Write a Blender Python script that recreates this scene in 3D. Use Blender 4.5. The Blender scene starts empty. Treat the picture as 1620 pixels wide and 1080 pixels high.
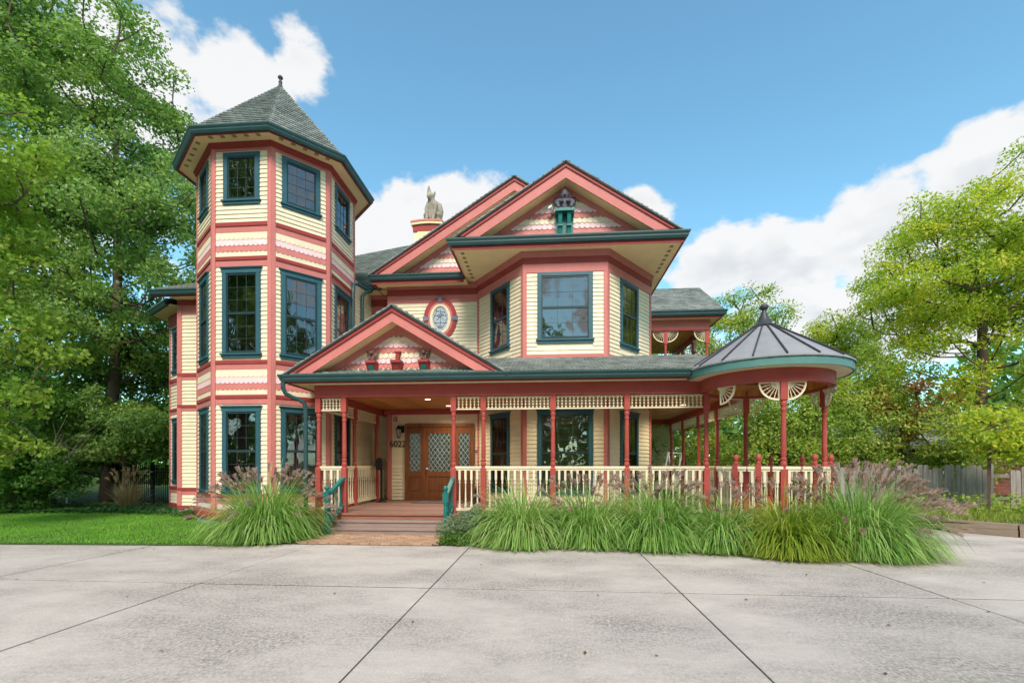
import bpy, math, random
import numpy as np
from mathutils import Vector, Matrix

# ------------------------------------------------------------------ camera, sky, sun, exposure
scene = bpy.context.scene
COL = scene.collection
YAW = math.radians(4.4)
CAM_Z = 1.5
cam_d = bpy.data.cameras.new("camera")
cam_d.sensor_width = 36.0
cam_d.lens = 36.0 * 750.0 / 1620.0
cam_d.shift_y = 195.0 / 1620.0
cam_d.clip_start = 0.05
cam_d.clip_end = 3000.0
cam = bpy.data.objects.new("camera", cam_d)
cam.location = (0.0, 0.0, CAM_Z)
cam.rotation_euler = (math.radians(90), 0.0, YAW)
COL.objects.link(cam)
scene.camera = cam

SUN_EL = math.radians(44)
SUN_AZ = math.radians(174)          # compass bearing of the sun, clockwise from +Y (behind the camera)
world = bpy.data.worlds.new("World")
scene.world = world
world.use_nodes = True
world.cycles.sampling_method = "MANUAL"
world.cycles.sample_map_resolution = 512
wn, wl = world.node_tree.nodes, world.node_tree.links
wn.clear()

def N(tree, typ, **kw):
    n = tree.nodes.new(typ)
    for k, v in kw.items():
        setattr(n, k, v)
    return n

def wmath(op, a, b=None, c=None, clamp=False):
    n = N(world.node_tree, "ShaderNodeMath", operation=op)
    n.use_clamp = clamp
    for i, x in enumerate((a, b, c)):
        if x is None:
            continue
        if isinstance(x, (int, float)):
            n.inputs[i].default_value = x
        else:
            wl.new(x, n.inputs[i])
    return n.outputs[0]

def wvec(op, a, b=None, out=0):
    n = N(world.node_tree, "ShaderNodeVectorMath", operation=op)
    for i, x in enumerate((a, b)):
        if x is None:
            continue
        if isinstance(x, (tuple, list)):
            n.inputs[i].default_value = x
        elif isinstance(x, (int, float)):
            n.inputs["Scale"].default_value = x
        else:
            wl.new(x, n.inputs[i])
    return n.outputs[out]

def wmap(x, a, b, c, d, kind="SMOOTHSTEP"):
    n = N(world.node_tree, "ShaderNodeMapRange", interpolation_type=kind)
    wl.new(x, n.inputs[0])
    for i, v in enumerate((a, b, c, d)):
        n.inputs[1 + i].default_value = v
    return n.outputs[0]

sky = N(world.node_tree, "ShaderNodeTexSky", sky_type="NISHITA")
sky.sun_disc = False
sky.sun_elevation = SUN_EL
sky.sun_rotation = SUN_AZ
sky.altitude = 100
sky.air_density = 1.0
sky.dust_density = 0.6
sky.ozone_density = 1.6
tc = N(world.node_tree, "ShaderNodeTexCoord")
dirv = tc.outputs["Generated"]
sep = N(world.node_tree, "ShaderNodeSeparateXYZ")
wl.new(dirv, sep.inputs[0])
CLOUDS = [  # (azimuth deg right of +Y, elevation deg, width deg, height deg, weight)
    (-43.0, 35.0, 9.0, 8.0, .66), (-34.5, 35.0, 6.5, 5.0, .68), (-28.0, 38.0, 5.0, 3.6, .62), (-48.0, 22.0, 14.0, 10.0, .5),
    (-14.0, 27.8, 8.5, 5.0, .72), (-21.0, 26.0, 7.0, 4.5, .62), (10.5, 27.6, 4.6, 2.8, .62), (-2.0, 28.5, 7.0, 2.6, .50),
    (18.5, 20.5, 5.5, 4.2, .70), (26.0, 20.0, 7.0, 5.4, .76), (33.5, 21.0, 7.0, 5.8, .80), (40.5, 21.5, 7.0, 6.6, .80), (48.0, 21.0, 9.0, 7.0, .72), (62.0, 20.0, 14.0, 9.0, .62),
    (20.0, 14.0, 9.0, 4.5, .56), (32.0, 13.5, 14.0, 6.0, .66),
]
az = wmath("ARCTAN2", sep.outputs[0], sep.outputs[1])
el = wmath("ARCSINE", sep.outputs[2])
tot = None
for a_, e_, wd, hg, wt in CLOUDS:
    dx = wmath("MULTIPLY_ADD", az, 1.0 / math.radians(wd), -a_ / wd)
    dy = wmath("MULTIPLY_ADD", el, 1.0 / math.radians(hg), -e_ / hg)
    r2 = wmath("MULTIPLY_ADD", dy, dy, wmath("MULTIPLY", dx, dx))
    g = wmath("DIVIDE", wt, wmath("MULTIPLY_ADD", r2, wmath("MULTIPLY_ADD", r2, .5, .7), 1.0))
    tot = g if tot is None else wmath("MAXIMUM", tot, g)
# elsewhere: scattered cloud to the sides and behind, thicker toward the horizon
tot = wmath("MAXIMUM", tot, wmap(sep.outputs[1], .45, -.1, 0.0, .42))
tot = wmath("MAXIMUM", tot, wmap(sep.outputs[2], .30, .02, 0.0, .34))
def cloud_noise(vec, detail):
    n1 = N(world.node_tree, "ShaderNodeTexNoise", noise_dimensions="3D")
    n1.inputs["Scale"].default_value = 7.0
    n1.inputs["Detail"].default_value = detail
    n1.inputs["Roughness"].default_value = .56
    wl.new(wvec("MULTIPLY", vec, (1.0, 1.0, 1.55)), n1.inputs["Vector"])
    return n1.outputs[0]
nz = cloud_noise(dirv, 8.0)
nz_up = cloud_noise(wvec("ADD", dirv, (-.012, -.01, .045)), 3.0)
den = wmath("ADD", wmath("MULTIPLY", nz, 1.25), wmath("SUBTRACT", tot, 1.03))
den_up = wmath("ADD", wmath("MULTIPLY", nz_up, 1.25), wmath("SUBTRACT", tot, 1.03))
mask = wmap(den, -.035, .125, 0.0, 1.0)
shade = wmap(wmath("SUBTRACT", den, den_up), -.13, .08, 0.0, 1.0, "LINEAR")
thick = wmap(den, .05, .42, 0.0, 1.0)
lowel = wmap(sep.outputs[2], .42, .16, 0.0, 1.0)
dark = wmath("MULTIPLY", wmath("MULTIPLY", thick, wmath("SUBTRACT", 1.0, shade)), wmath("ADD", .35, wmath("MULTIPLY", lowel, .65)), clamp=True)
ccol = N(world.node_tree, "ShaderNodeMix", data_type="RGBA")
wl.new(dark, ccol.inputs[0])
ccol.inputs[6].default_value = (3.45, 3.45, 3.45, 1)
ccol.inputs[7].default_value = (1.65, 1.85, 2.15, 1)
tint = N(world.node_tree, "ShaderNodeMix", data_type="RGBA", blend_type="MULTIPLY")
tint.inputs[0].default_value = 1.0
wl.new(sky.outputs[0], tint.inputs[6])
tint.inputs[7].default_value = (.77, 1.10, 1.0, 1)
mixs = N(world.node_tree, "ShaderNodeMix", data_type="RGBA")
wl.new(wmath("MULTIPLY", mask, .97), mixs.inputs[0])
wl.new(tint.outputs[2], mixs.inputs[6])
wl.new(ccol.outputs[2], mixs.inputs[7])
bg = N(world.node_tree, "ShaderNodeBackground")
bg.inputs[1].default_value = 0.15
wl.new(mixs.outputs[2], bg.inputs[0])
wo = N(world.node_tree, "ShaderNodeOutputWorld")
wl.new(bg.outputs[0], wo.inputs[0])

sun_d = bpy.data.lights.new("sun", "SUN")
sun_d.energy = 2.4
sun_d.angle = math.radians(20)
sun_d.color = (1.0, .845, .765)
sun = bpy.data.objects.new("sun", sun_d)
sdir = Vector((math.sin(SUN_AZ) * math.cos(SUN_EL), math.cos(SUN_AZ) * math.cos(SUN_EL), math.sin(SUN_EL)))
sun.rotation_euler = sdir.to_track_quat("Z", "Y").to_euler()
sun.location = sdir * 60
COL.objects.link(sun)

vs = scene.view_settings
vs.view_transform = "Standard"
vs.look = "None"
vs.gamma = 1.0
vs.use_curve_mapping = False
vs.exposure = .88
scene.cycles.use_denoising = True
scene.cycles.use_adaptive_sampling = True
scene.cycles.adaptive_threshold = .025
scene.cycles.max_bounces = 6
scene.cycles.diffuse_bounces = 3
scene.cycles.glossy_bounces = 3
scene.cycles.transmission_bounces = 3
scene.cycles.transparent_max_bounces = 8

# ------------------------------------------------------------------ materials
MATS = {}
def srgb(r, g, b):
    f = lambda c: (c / 255 / 12.92) if c <= 10.3 else (((c / 255) + .055) / 1.055) ** 2.4
    return (f(r), f(g), f(b))

def mat_paint(name, rgb, rough=.55, var=.10, bump=.15, bscale=60.0, spec=.35, objvar=.06, stain=.0, stain_rgb=(.2, .17, .13), metal=0.0, stretch=(1, 1, 1)):
    m = bpy.data.materials.new(name)
    m.use_nodes = True
    t = m.node_tree
    b = t.nodes["Principled BSDF"]
    L = t.links
    geo = N(t, "ShaderNodeNewGeometry")
    oi = N(t, "ShaderNodeObjectInfo")
    mp = N(t, "ShaderNodeVectorMath", operation="MULTIPLY")
    mp.inputs[1].default_value = stretch
    L.new(geo.outputs["Position"], mp.inputs[0])
    n1 = N(t, "ShaderNodeTexNoise")
    n1.inputs["Scale"].default_value = 3.1
    n1.inputs["Detail"].default_value = 3
    n1.inputs["Roughness"].default_value = .65
    L.new(mp.outputs[0], n1.inputs["Vector"])
    r1 = N(t, "ShaderNodeMapRange")
    r1.inputs[1].default_value, r1.inputs[2].default_value = .3, .7
    r1.inputs[3].default_value, r1.inputs[4].default_value = 1 - var, 1 + var
    L.new(n1.outputs[0], r1.inputs[0])
    r2 = N(t, "ShaderNodeMapRange")
    r2.inputs[3].default_value, r2.inputs[4].default_value = 1 - objvar, 1 + objvar
    L.new(oi.outputs["Random"], r2.inputs[0])
    mm = N(t, "ShaderNodeMath", operation="MULTIPLY")
    L.new(r1.outputs[0], mm.inputs[0])
    L.new(r2.outputs[0], mm.inputs[1])
    sc = N(t, "ShaderNodeVectorMath", operation="SCALE")
    sc.inputs[0].default_value = rgb
    L.new(mm.outputs[0], sc.inputs["Scale"])
    col = sc.outputs[0]
    if stain > 0:
        n3 = N(t, "ShaderNodeTexNoise")
        n3.inputs["Scale"].default_value = 9.0
        n3.inputs["Detail"].default_value = 4
        n3.inputs["Roughness"].default_value = .75
        L.new(mp.outputs[0], n3.inputs["Vector"])
        r3 = N(t, "ShaderNodeMapRange")
        r3.inputs[1].default_value, r3.inputs[2].default_value = .52, .78
        r3.inputs[3].default_value, r3.inputs[4].default_value = 0, stain
        L.new(n3.outputs[0], r3.inputs[0])
        mx = N(t, "ShaderNodeMix", data_type="RGBA")
        L.new(r3.outputs[0], mx.inputs[0])
        L.new(col, mx.inputs[6])
        mx.inputs[7].default_value = (*stain_rgb, 1)
        col = mx.outputs[2]
    L.new(col, b.inputs["Base Color"])
    b.inputs["Roughness"].default_value = rough
    b.inputs["Specular IOR Level"].default_value = spec
    b.inputs["Metallic"].default_value = metal
    if bump > 0:
        n2 = N(t, "ShaderNodeTexNoise")
        n2.inputs["Scale"].default_value = bscale
        n2.inputs["Detail"].default_value = 1
        L.new(mp.outputs[0], n2.inputs["Vector"])
        bp = N(t, "ShaderNodeBump")
        bp.inputs["Strength"].default_value = bump
        bp.inputs["Distance"].default_value = .01
        L.new(n2.outputs[0], bp.inputs["Height"])
        L.new(bp.outputs[0], b.inputs["Normal"])
    MATS[name] = m
    return m

def mat_leaf(name, cols, rough=.5, trans=.45, nscale=.5):
    """foliage: hue varies leaf by leaf and over the crown; thin leaves pass light"""
    m = bpy.data.materials.new(name)
    m.use_nodes = True
    t = m.node_tree
    L = t.links
    b = t.nodes["Principled BSDF"]
    out = t.nodes["Material Output"]
    geo = N(t, "ShaderNodeNewGeometry")
    ns = N(t, "ShaderNodeTexNoise")
    ns.inputs["Scale"].default_value = nscale
    ns.inputs["Detail"].default_value = 3
    L.new(geo.outputs["Position"], ns.inputs["Vector"])
    a = N(t, "ShaderNodeMath", operation="MULTIPLY_ADD")
    L.new(ns.outputs[0], a.inputs[0])
    a.inputs[1].default_value = 1.1
    a.inputs[2].default_value = -.35
    a2 = N(t, "ShaderNodeMath", operation="MULTIPLY_ADD")
    L.new(geo.outputs["Random Per Island"], a2.inputs[0])
    a2.inputs[1].default_value = .6
    L.new(a.outputs[0], a2.inputs[2])
    cr = N(t, "ShaderNodeValToRGB")
    e = cr.color_ramp.elements
    while len(e) < len(cols):
        e.new(.5)
    for i, c in enumerate(cols):
        e[i].position = i / max(1, len(cols) - 1)
        e[i].color = (*c, 1)
    L.new(a2.outputs[0], cr.inputs[0])
    L.new(cr.outputs[0], b.inputs["Base Color"])
    b.inputs["Roughness"].default_value = rough
    b.inputs["Specular IOR Level"].default_value = .3
    tr = N(t, "ShaderNodeBsdfTranslucent")
    g = N(t, "ShaderNodeMix", data_type="RGBA", blend_type="MULTIPLY")
    g.inputs[0].default_value = 1
    L.new(cr.outputs[0], g.inputs[6])
    g.inputs[7].default_value = (1.3, 1.35, .8, 1)
    L.new(g.outputs[2], tr.inputs[0])
    mx = N(t, "ShaderNodeMixShader")
    mx.inputs[0].default_value = trans
    L.new(b.outputs[0], mx.inputs[1])
    L.new(tr.outputs[0], mx.inputs[2])
    L.new(mx.outputs[0], out.inputs[0])
    MATS[name] = m
    return m

def mat_emit(name, rgb, strength):
    m = bpy.data.materials.new(name)
    m.use_nodes = True
    b = m.node_tree.nodes["Principled BSDF"]
    b.inputs["Base Color"].default_value = (*rgb, 1)
    b.inputs["Emission Color"].default_value = (*rgb, 1)
    b.inputs["Emission Strength"].default_value = strength
    MATS[name] = m
    return m

# ------------------------------------------------------------------ mesh helpers
I4 = Matrix.Identity(4)
WORLD = {}

def new_mesh(name, v, f, mat=None, smooth=None):
    me = bpy.data.meshes.new(name)
    me.from_pydata([tuple(p) for p in v], [], f)
    if mat is not None:
        me.materials.append(MATS[mat] if isinstance(mat, str) else mat)
    if smooth is not None:
        me.polygons.foreach_set("use_smooth", [True] * len(me.polygons))
        me.set_sharp_from_angle(angle=math.radians(smooth))
    me.update()
    return me

def put(name, me, parent=None, M=None):
    """link a mesh as an object with world matrix M"""
    o = bpy.data.objects.new(name, me)
    COL.objects.link(o)
    M = I4 if M is None else M
    WORLD[o.name] = M.copy()
    if parent is not None:
        o.parent = parent
        o.matrix_parent_inverse = WORLD[parent.name].inverted()
    o.matrix_basis = M
    return o

def empty(name, loc, label=None, cat=None, group=None, kind=None):
    o = bpy.data.objects.new(name, None)
    COL.objects.link(o)
    o.location = loc
    o.empty_display_size = .2
    WORLD[o.name] = Matrix.Translation(loc)
    return tag(o, label, cat, group, kind)

def tag(o, label=None, cat=None, group=None, kind=None):
    for k, x in (("label", label), ("category", cat), ("group", group), ("kind", kind)):
        if x:
            o[k] = x
    return o

BOXF = [(0, 3, 2, 1), (4, 5, 6, 7), (0, 1, 5, 4), (1, 2, 6, 5), (2, 3, 7, 6), (3, 0, 4, 7)]

class MB:
    def __init__(self):
        self.v, self.f = [], []
    def add(self, v, f):
        k = len(self.v)
        self.v.extend(Vector(p) for p in v)
        self.f.extend(tuple(i + k for i in q) for q in f)
        return self
    def hexa(self, p):
        return self.add(p, BOXF)
    def box(self, x0, x1, y0, y1, z0, z1, M=None):
        p = [Vector(q) for q in ((x0, y0, z0), (x1, y0, z0), (x1, y1, z0), (x0, y1, z0), (x0, y0, z1), (x1, y0, z1), (x1, y1, z1), (x0, y1, z1))]
        if M is not None:
            p = [M @ q for q in p]
        return self.hexa(p)
    def fbox(self, F, s0, s1, z0, z1, o0, o1):
        return self.box(s0, s1, -o1, -o0, z0, z1, F)
    def bar(self, a, b, w, h=None, up=(0, 0, 1)):
        """rectangular bar from a to b"""
        a, b = Vector(a), Vector(b)
        h = w if h is None else h
        d = (b - a)
        L = d.length
        d.normalize()
        u = Vector(up)
        if abs(d.dot(u)) > .98:
            u = Vector((0, 1, 0))
        x = d.cross(u).normalized()
        u = x.cross(d).normalized()
        p = []
        for e in (a, b):
            for sx, sz in ((-1, -1), (1, -1), (1, 1), (-1, 1)):
                p.append(e + x * (sx * w / 2) + u * (sz * h / 2))
        return self.hexa(p)
    def prism(self, poly, vec):
        poly = [Vector(p) for p in poly]
        vec = Vector(vec)
        n = len(poly)
        f = [tuple(range(n))[::-1], tuple(range(n, 2 * n))] + [(i, (i + 1) % n, n + (i + 1) % n, n + i) for i in range(n)]
        return self.add(poly + [p + vec for p in poly], f)
    def lathe(self, prof, seg=12, M=None, cap=True):
        M = I4 if M is None else M
        v, f = [], []
        for r, z in prof:
            for i in range(seg):
                a = 2 * math.pi * i / seg
                v.append(M @ Vector((r * math.cos(a), r * math.sin(a), z)))
        for k in range(len(prof) - 1):
            for i in range(seg):
                j = (i + 1) % seg
                f.append((k * seg + i, k * seg + j, (k + 1) * seg + j, (k + 1) * seg + i))
        if cap:
            f.append(tuple(range(seg))[::-1])
            f.append(tuple((len(prof) - 1) * seg + i for i in range(seg)))
        return self.add(v, f)
    def tube(self, pts, r, seg=8, cap=True):
        pts = [Vector(p) for p in pts]
        rr = r if isinstance(r, (list, tuple)) else [r] * len(pts)
        v, f = [], []
        prev = None
        for k, p in enumerate(pts):
            d = (pts[min(k + 1, len(pts) - 1)] - pts[max(k - 1, 0)]).normalized()
            if prev is None:
                u = Vector((0, 0, 1)) if abs(d.z) < .9 else Vector((1, 0, 0))
                x = d.cross(u).normalized()
            else:
                x = (prev - d * prev.dot(d)).normalized()
            prev = x
            y = d.cross(x)
            for i in range(seg):
                a = 2 * math.pi * i / seg
                v.append(p + (x * math.cos(a) + y * math.sin(a)) * rr[k])
        for k in range(len(pts) - 1):
            for i in range(seg):
                j = (i + 1) % seg
                f.append((k * seg + i, k * seg + j, (k + 1) * seg + j, (k + 1) * seg + i))
        if cap:
            f.append(tuple(range(seg))[::-1])
            f.append(tuple((len(pts) - 1) * seg + i for i in range(seg)))
        return self.add(v, f)
    def sphere(self, c, r, seg=10, rings=7, sc=(1, 1, 1), M=None):
        prof = []
        v, f = [], []
        c = Vector(c)
        for k in range(rings + 1):
            t = math.pi * k / rings
            for i in range(seg):
                a = 2 * math.pi * i / seg
                p = Vector((math.sin(t) * math.cos(a) * sc[0], math.sin(t) * math.sin(a) * sc[1], math.cos(t) * sc[2])) * r
                if M is not None:
                    p = M @ p
                v.append(c + p)
        for k in range(rings):
            for i in range(seg):
                j = (i + 1) % seg
                f.append((k * seg + i, (k + 1) * seg + i, (k + 1) * seg + j, k * seg + j))
        return self.add(v, f)
    def sweep(self, path, prof, closed=False, pclosed=True):
        """mitred sweep of a profile [(outward, z)] along a horizontal path [(x, y)] (left to right seen from outside)"""
        rings = []
        for o, z in prof:
            rings.append([Vector((x, y, z)) for x, y in offset_path(path, o, closed)])
        n, m = len(path), len(prof)
        v = [p for r in rings for p in r]
        f = []
        for k in range(m if pclosed else m - 1):
            k2 = (k + 1) % m
            for i in range(n if closed else n - 1):
                j = (i + 1) % n
                f.append((k * n + i, k * n + j, k2 * n + j, k2 * n + i))
        if not closed and pclosed:
            f.append(tuple(k * n for k in range(m)))
            f.append(tuple(k * n + n - 1 for k in range(m))[::-1])
        return self.add(v, f)
    def mesh(self, name, mat, smooth=None):
        return new_mesh(name, self.v, self.f, mat, smooth)
    def build(self, name, mat, parent=None, smooth=None):
        return put(name, self.mesh(name, mat, smooth), parent)

def offset_path(path, o, closed=False):
    P = [Vector((x, y)) for x, y in path]
    n = len(P)
    out = []
    for i in range(n):
        a = P[i - 1] if (closed or i > 0) else None
        b = P[(i + 1) % n] if (closed or i < n - 1) else None
        ns = []
        for p, q in ((a, P[i]), (P[i], b)):
            if p is None or q is None:
                continue
            d = (q - p).normalized()
            ns.append(Vector((d.y, -d.x)))
        if len(ns) == 1:
            out.append(tuple(P[i] + ns[0] * o))
        else:
            m = (ns[0] + ns[1]).normalized()
            out.append(tuple(P[i] + m * (o / max(.25, m.dot(ns[0])))))
    return out

def frame(p0, p1):
    """wall frame: x along the wall (left to right from outside), y inward, z up, origin p0"""
    s = Vector((p1[0] - p0[0], p1[1] - p0[1], 0))
    L = s.length
    s.normalize()
    y = Vector((0, 0, 1)).cross(s)
    M = Matrix(((s.x, y.x, 0, p0[0]), (s.y, y.y, 0, p0[1]), (0, 0, 1, 0), (0, 0, 0, 1)))
    return M, L

CAMV = Vector((0, 0, CAM_Z))
FWD = Vector((-math.sin(YAW), math.cos(YAW), 0))
RGT = Vector((math.cos(YAW), math.sin(YAW), 0))
def screen(p):
    d = Vector(p) - CAMV
    z = d.dot(FWD)
    if z < .1:
        return None
    return (810 + 750 * d.dot(RGT) / z, 735 - 750 * d.z / z, z)

# pieces that can be picked apart: the largest in view become objects, the rest one joined part per house
PIECES = {}
def piece(kind, me, M, parent, area, nrm=None):
    c = M @ (sum((Vector(q) for q in me_corners(me)), Vector()) / 8)
    s = screen(c)
    key = 0.0
    if s and -40 < s[0] < 1660 and -40 < s[1] < 1120:
        key = area / s[2] ** 2
        if nrm is not None:
            key *= max(0.0, Vector(nrm).dot((CAMV - c).normalized()))
    PIECES.setdefault(kind, []).append((key, me, M, parent))
_MC = {}
def me_corners(me):
    if me.name not in _MC:
        n = len(me.vertices)
        a = np.empty(n * 3)
        me.vertices.foreach_get("co", a)
        a = a.reshape(-1, 3)
        lo, hi = a.min(0), a.max(0)
        _MC[me.name] = [(x, y, z) for x in (lo[0], hi[0]) for y in (lo[1], hi[1]) for z in (lo[2], hi[2])]
    return _MC[me.name]

def flush_pieces(kind, name, restname, owner, most=290):
    rows = sorted(PIECES.pop(kind, []), key=lambda r: -r[0])
    for key, me, M, parent in rows[:most]:
        put(name, me, parent, M)
    groups = {}
    for key, me, M, parent in rows[most:]:
        groups.setdefault(me.materials[0].name, []).append((me, M))
    for g in groups.values():
        vs_, fs_, k = [], [], 0
        cache = {}
        for me, M in g:
            if me.name not in cache:
                n = len(me.vertices)
                a = np.empty(n * 3)
                me.vertices.foreach_get("co", a)
                cache[me.name] = (a.reshape(-1, 3), [tuple(p.vertices) for p in me.polygons])
            a, fl = cache[me.name]
            R = np.array(M)
            vs_.append(a @ R[:3, :3].T + R[:3, 3])
            fs_.extend(tuple(i + k for i in q) for q in fl)
            k += len(a)
        me2 = bpy.data.meshes.new(restname)
        me2.from_pydata(np.concatenate(vs_).tolist(), [], fs_)
        me2.materials.append(g[0][0].materials[0])
        o = put(restname, me2, owner)
        o["kind"] = "stuff"

def np_mesh(name, verts, faces, mat, smooth=False):
    """fast mesh from numpy arrays; faces (n,3) or (n,4)"""
    me = bpy.data.meshes.new(name)
    nv, nf, k = len(verts), len(faces), faces.shape[1]
    me.vertices.add(nv)
    me.vertices.foreach_set("co", np.ascontiguousarray(verts, dtype=np.float32).ravel())
    me.loops.add(nf * k)
    me.loops.foreach_set("vertex_index", np.ascontiguousarray(faces, dtype=np.int32).ravel())
    me.polygons.add(nf)
    me.polygons.foreach_set("loop_start", np.arange(0, nf * k, k, dtype=np.int32))
    if smooth:
        me.polygons.foreach_set("use_smooth", np.ones(nf, dtype=bool))
    me.materials.append(MATS[mat])
    me.update(calc_edges=True)
    me.validate()
    return me
# ------------------------------------------------------------------ palette
mat_paint("cream", (.78, .69, .49), rough=.5, var=.06, bump=.15, bscale=40, spec=.2, objvar=.06, stain=.22, stain_rgb=(.62, .51, .32), stretch=(1, 1, .45))
mat_paint("pale_pink", (.82, .58, .57), rough=.55, var=.05, bump=.1, spec=.2)
mat_paint("pink", (.55, .19, .165), rough=.5, var=.07, bump=.15, bscale=50, spec=.2, objvar=.05, stain=.3, stain_rgb=(.52, .135, .12), stretch=(1, 1, .5))
mat_paint("rose", (.57, .20, .175), rough=.55, var=.06, bump=.12, spec=.2)
mat_paint("dark_red", (.32, .052, .047), rough=.5, var=.08, bump=.12, spec=.2, stain=.15, stain_rgb=(.22, .04, .04))
mat_paint("post_red", (.38, .074, .06), rough=.5, var=.08, bump=.12, spec=.2, stain=.15, stain_rgb=(.26, .05, .04))
mat_paint("teal", (.030, .105, .130), rough=.42, var=.10, bump=.1, stain=.12, stain_rgb=(.08, .16, .18))
mat_paint("gutter", (.030, .078, .078), rough=.35, var=.10, bump=.05, stain=.12, stain_rgb=(.10, .14, .13))
mat_paint("gazebo_teal", (.095, .225, .205), rough=.5, var=.1, bump=.08, spec=.2, stain=.2, stain_rgb=(.16, .28, .26))
mat_paint("rail_teal", (.010, .165, .145), rough=.4, var=.1, bump=.1, stain=.15, stain_rgb=(.02, .10, .09))
mat_paint("sash", (.018, .042, .048), rough=.35, var=.1, bump=0)
mat_paint("soffit", (.84, .64, .34), rough=.6, var=.05, bump=.1)
mat_paint("vent", (.30, .22, .11), rough=.7, var=.1, bump=.1)
mat_paint("rail_cream", (.78, .70, .50), rough=.45, var=.05, bump=.08, stain=.12, stain_rgb=(.5, .44, .3))
mat_paint("foundation", (.20, .27, .28), rough=.8, var=.15, bump=.4)
mat_paint("slate_blue", (.16, .19, .25), rough=.6, var=.1)
mat_paint("step_wood", (.30, .225, .19), rough=.75, var=.18, bump=.3, stretch=(1, 12, 12), stain=.35, stain_rgb=(.16, .12, .10))
mat_paint("step_red", (.29, .13, .085), rough=.7, var=.2, bump=.3, stretch=(1, 12, 12), stain=.3, stain_rgb=(.22, .11, .08))
mat_paint("deck", (.205, .118, .092), rough=.6, var=.2, bump=.3, stretch=(1, 10, 10), objvar=.2, stain=.3, stain_rgb=(.16, .11, .09))
mat_paint("ceiling_wood", (.55, .25, .065), rough=.4, var=.2, bump=.2, stretch=(10, 1, 1), objvar=.18, spec=.4)
mat_paint("door_wood", (.20, .066, .02), rough=.32, var=.28, bump=.1, stretch=(9, 9, .8), spec=.4)
mat_paint("metal_roof", (.30, .305, .31), rough=.5, var=.08, bump=.05, metal=.1, spec=.3, stain=.3, stain_rgb=(.31, .31, .31), stretch=(1, 1, .3))
mat_paint("seam", (.045, .045, .055), rough=.45, var=.1, bump=0)
mat_paint("stone", (.30, .27, .21), rough=.9, var=.3, bump=.8, bscale=35, spec=.2, stain=.6, stain_rgb=(.11, .10, .08))
mat_paint("lead", (.075, .075, .095), rough=.55, var=.3, bump=.6, bscale=40, stain=.4, stain_rgb=(.25, .25, .27))
mat_paint("bronze", (.16, .085, .065), rough=.6, var=.3, bump=.5, bscale=50)
mat_paint("black_iron", (.012, .014, .014), rough=.45, var=.2, bump=.1)
mat_paint("white_metal", (.75, .75, .76), rough=.4, var=.05, bump=0)
mat_paint("mat_dark", (.055, .055, .06), rough=.95, var=.3, bump=.6, bscale=150)
mat_paint("mat_grey", (.13, .12, .13), rough=.95, var=.3, bump=.6, bscale=150)
mat_paint("dark_wood", (.06, .035, .022), rough=.6, var=.3, bump=.3)
mat_paint("old_wood", (.27, .25, .225), rough=.9, var=.25, bump=.6, bscale=30, stretch=(6, 6, .6), objvar=.25, stain=.5, stain_rgb=(.12, .11, .10))
mat_paint("timber", (.33, .265, .19), rough=.9, var=.22, bump=.6, bscale=25, stretch=(.8, .8, 9), objvar=.1, stain=.5, stain_rgb=(.14, .11, .08))
mat_paint("shed_roof", (.36, .35, .36), rough=.85, var=.2, bump=.5, bscale=20, stain=.4, stain_rgb=(.2, .2, .2))
mat_paint("brick_wall", (.22, .085, .06), rough=.85, var=.25, bump=.4)
mat_paint("shed_dark", (.03, .028, .026), rough=.8, var=.2)
mat_paint("paver", (.42, .27, .17), rough=.9, var=.2, bump=.5, objvar=.16, stain=.35, stain_rgb=(.28, .2, .15))
mat_paint("soil", (.075, .052, .036), rough=.95, var=.35, bump=1.0, bscale=18)
mat_paint("bark", (.115, .085, .062), rough=.95, var=.35, bump=1.0, bscale=14, stretch=(1, 1, .35))
mat_paint("dry_twig", (.30, .26, .21), rough=.9, var=.2)
mat_paint("blue_pot", (.06, .12, .28), rough=.2, var=.4, bump=0, spec=.6)
mat_emit("lamp_on", (1.0, .86, .62), 6.0)

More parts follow.
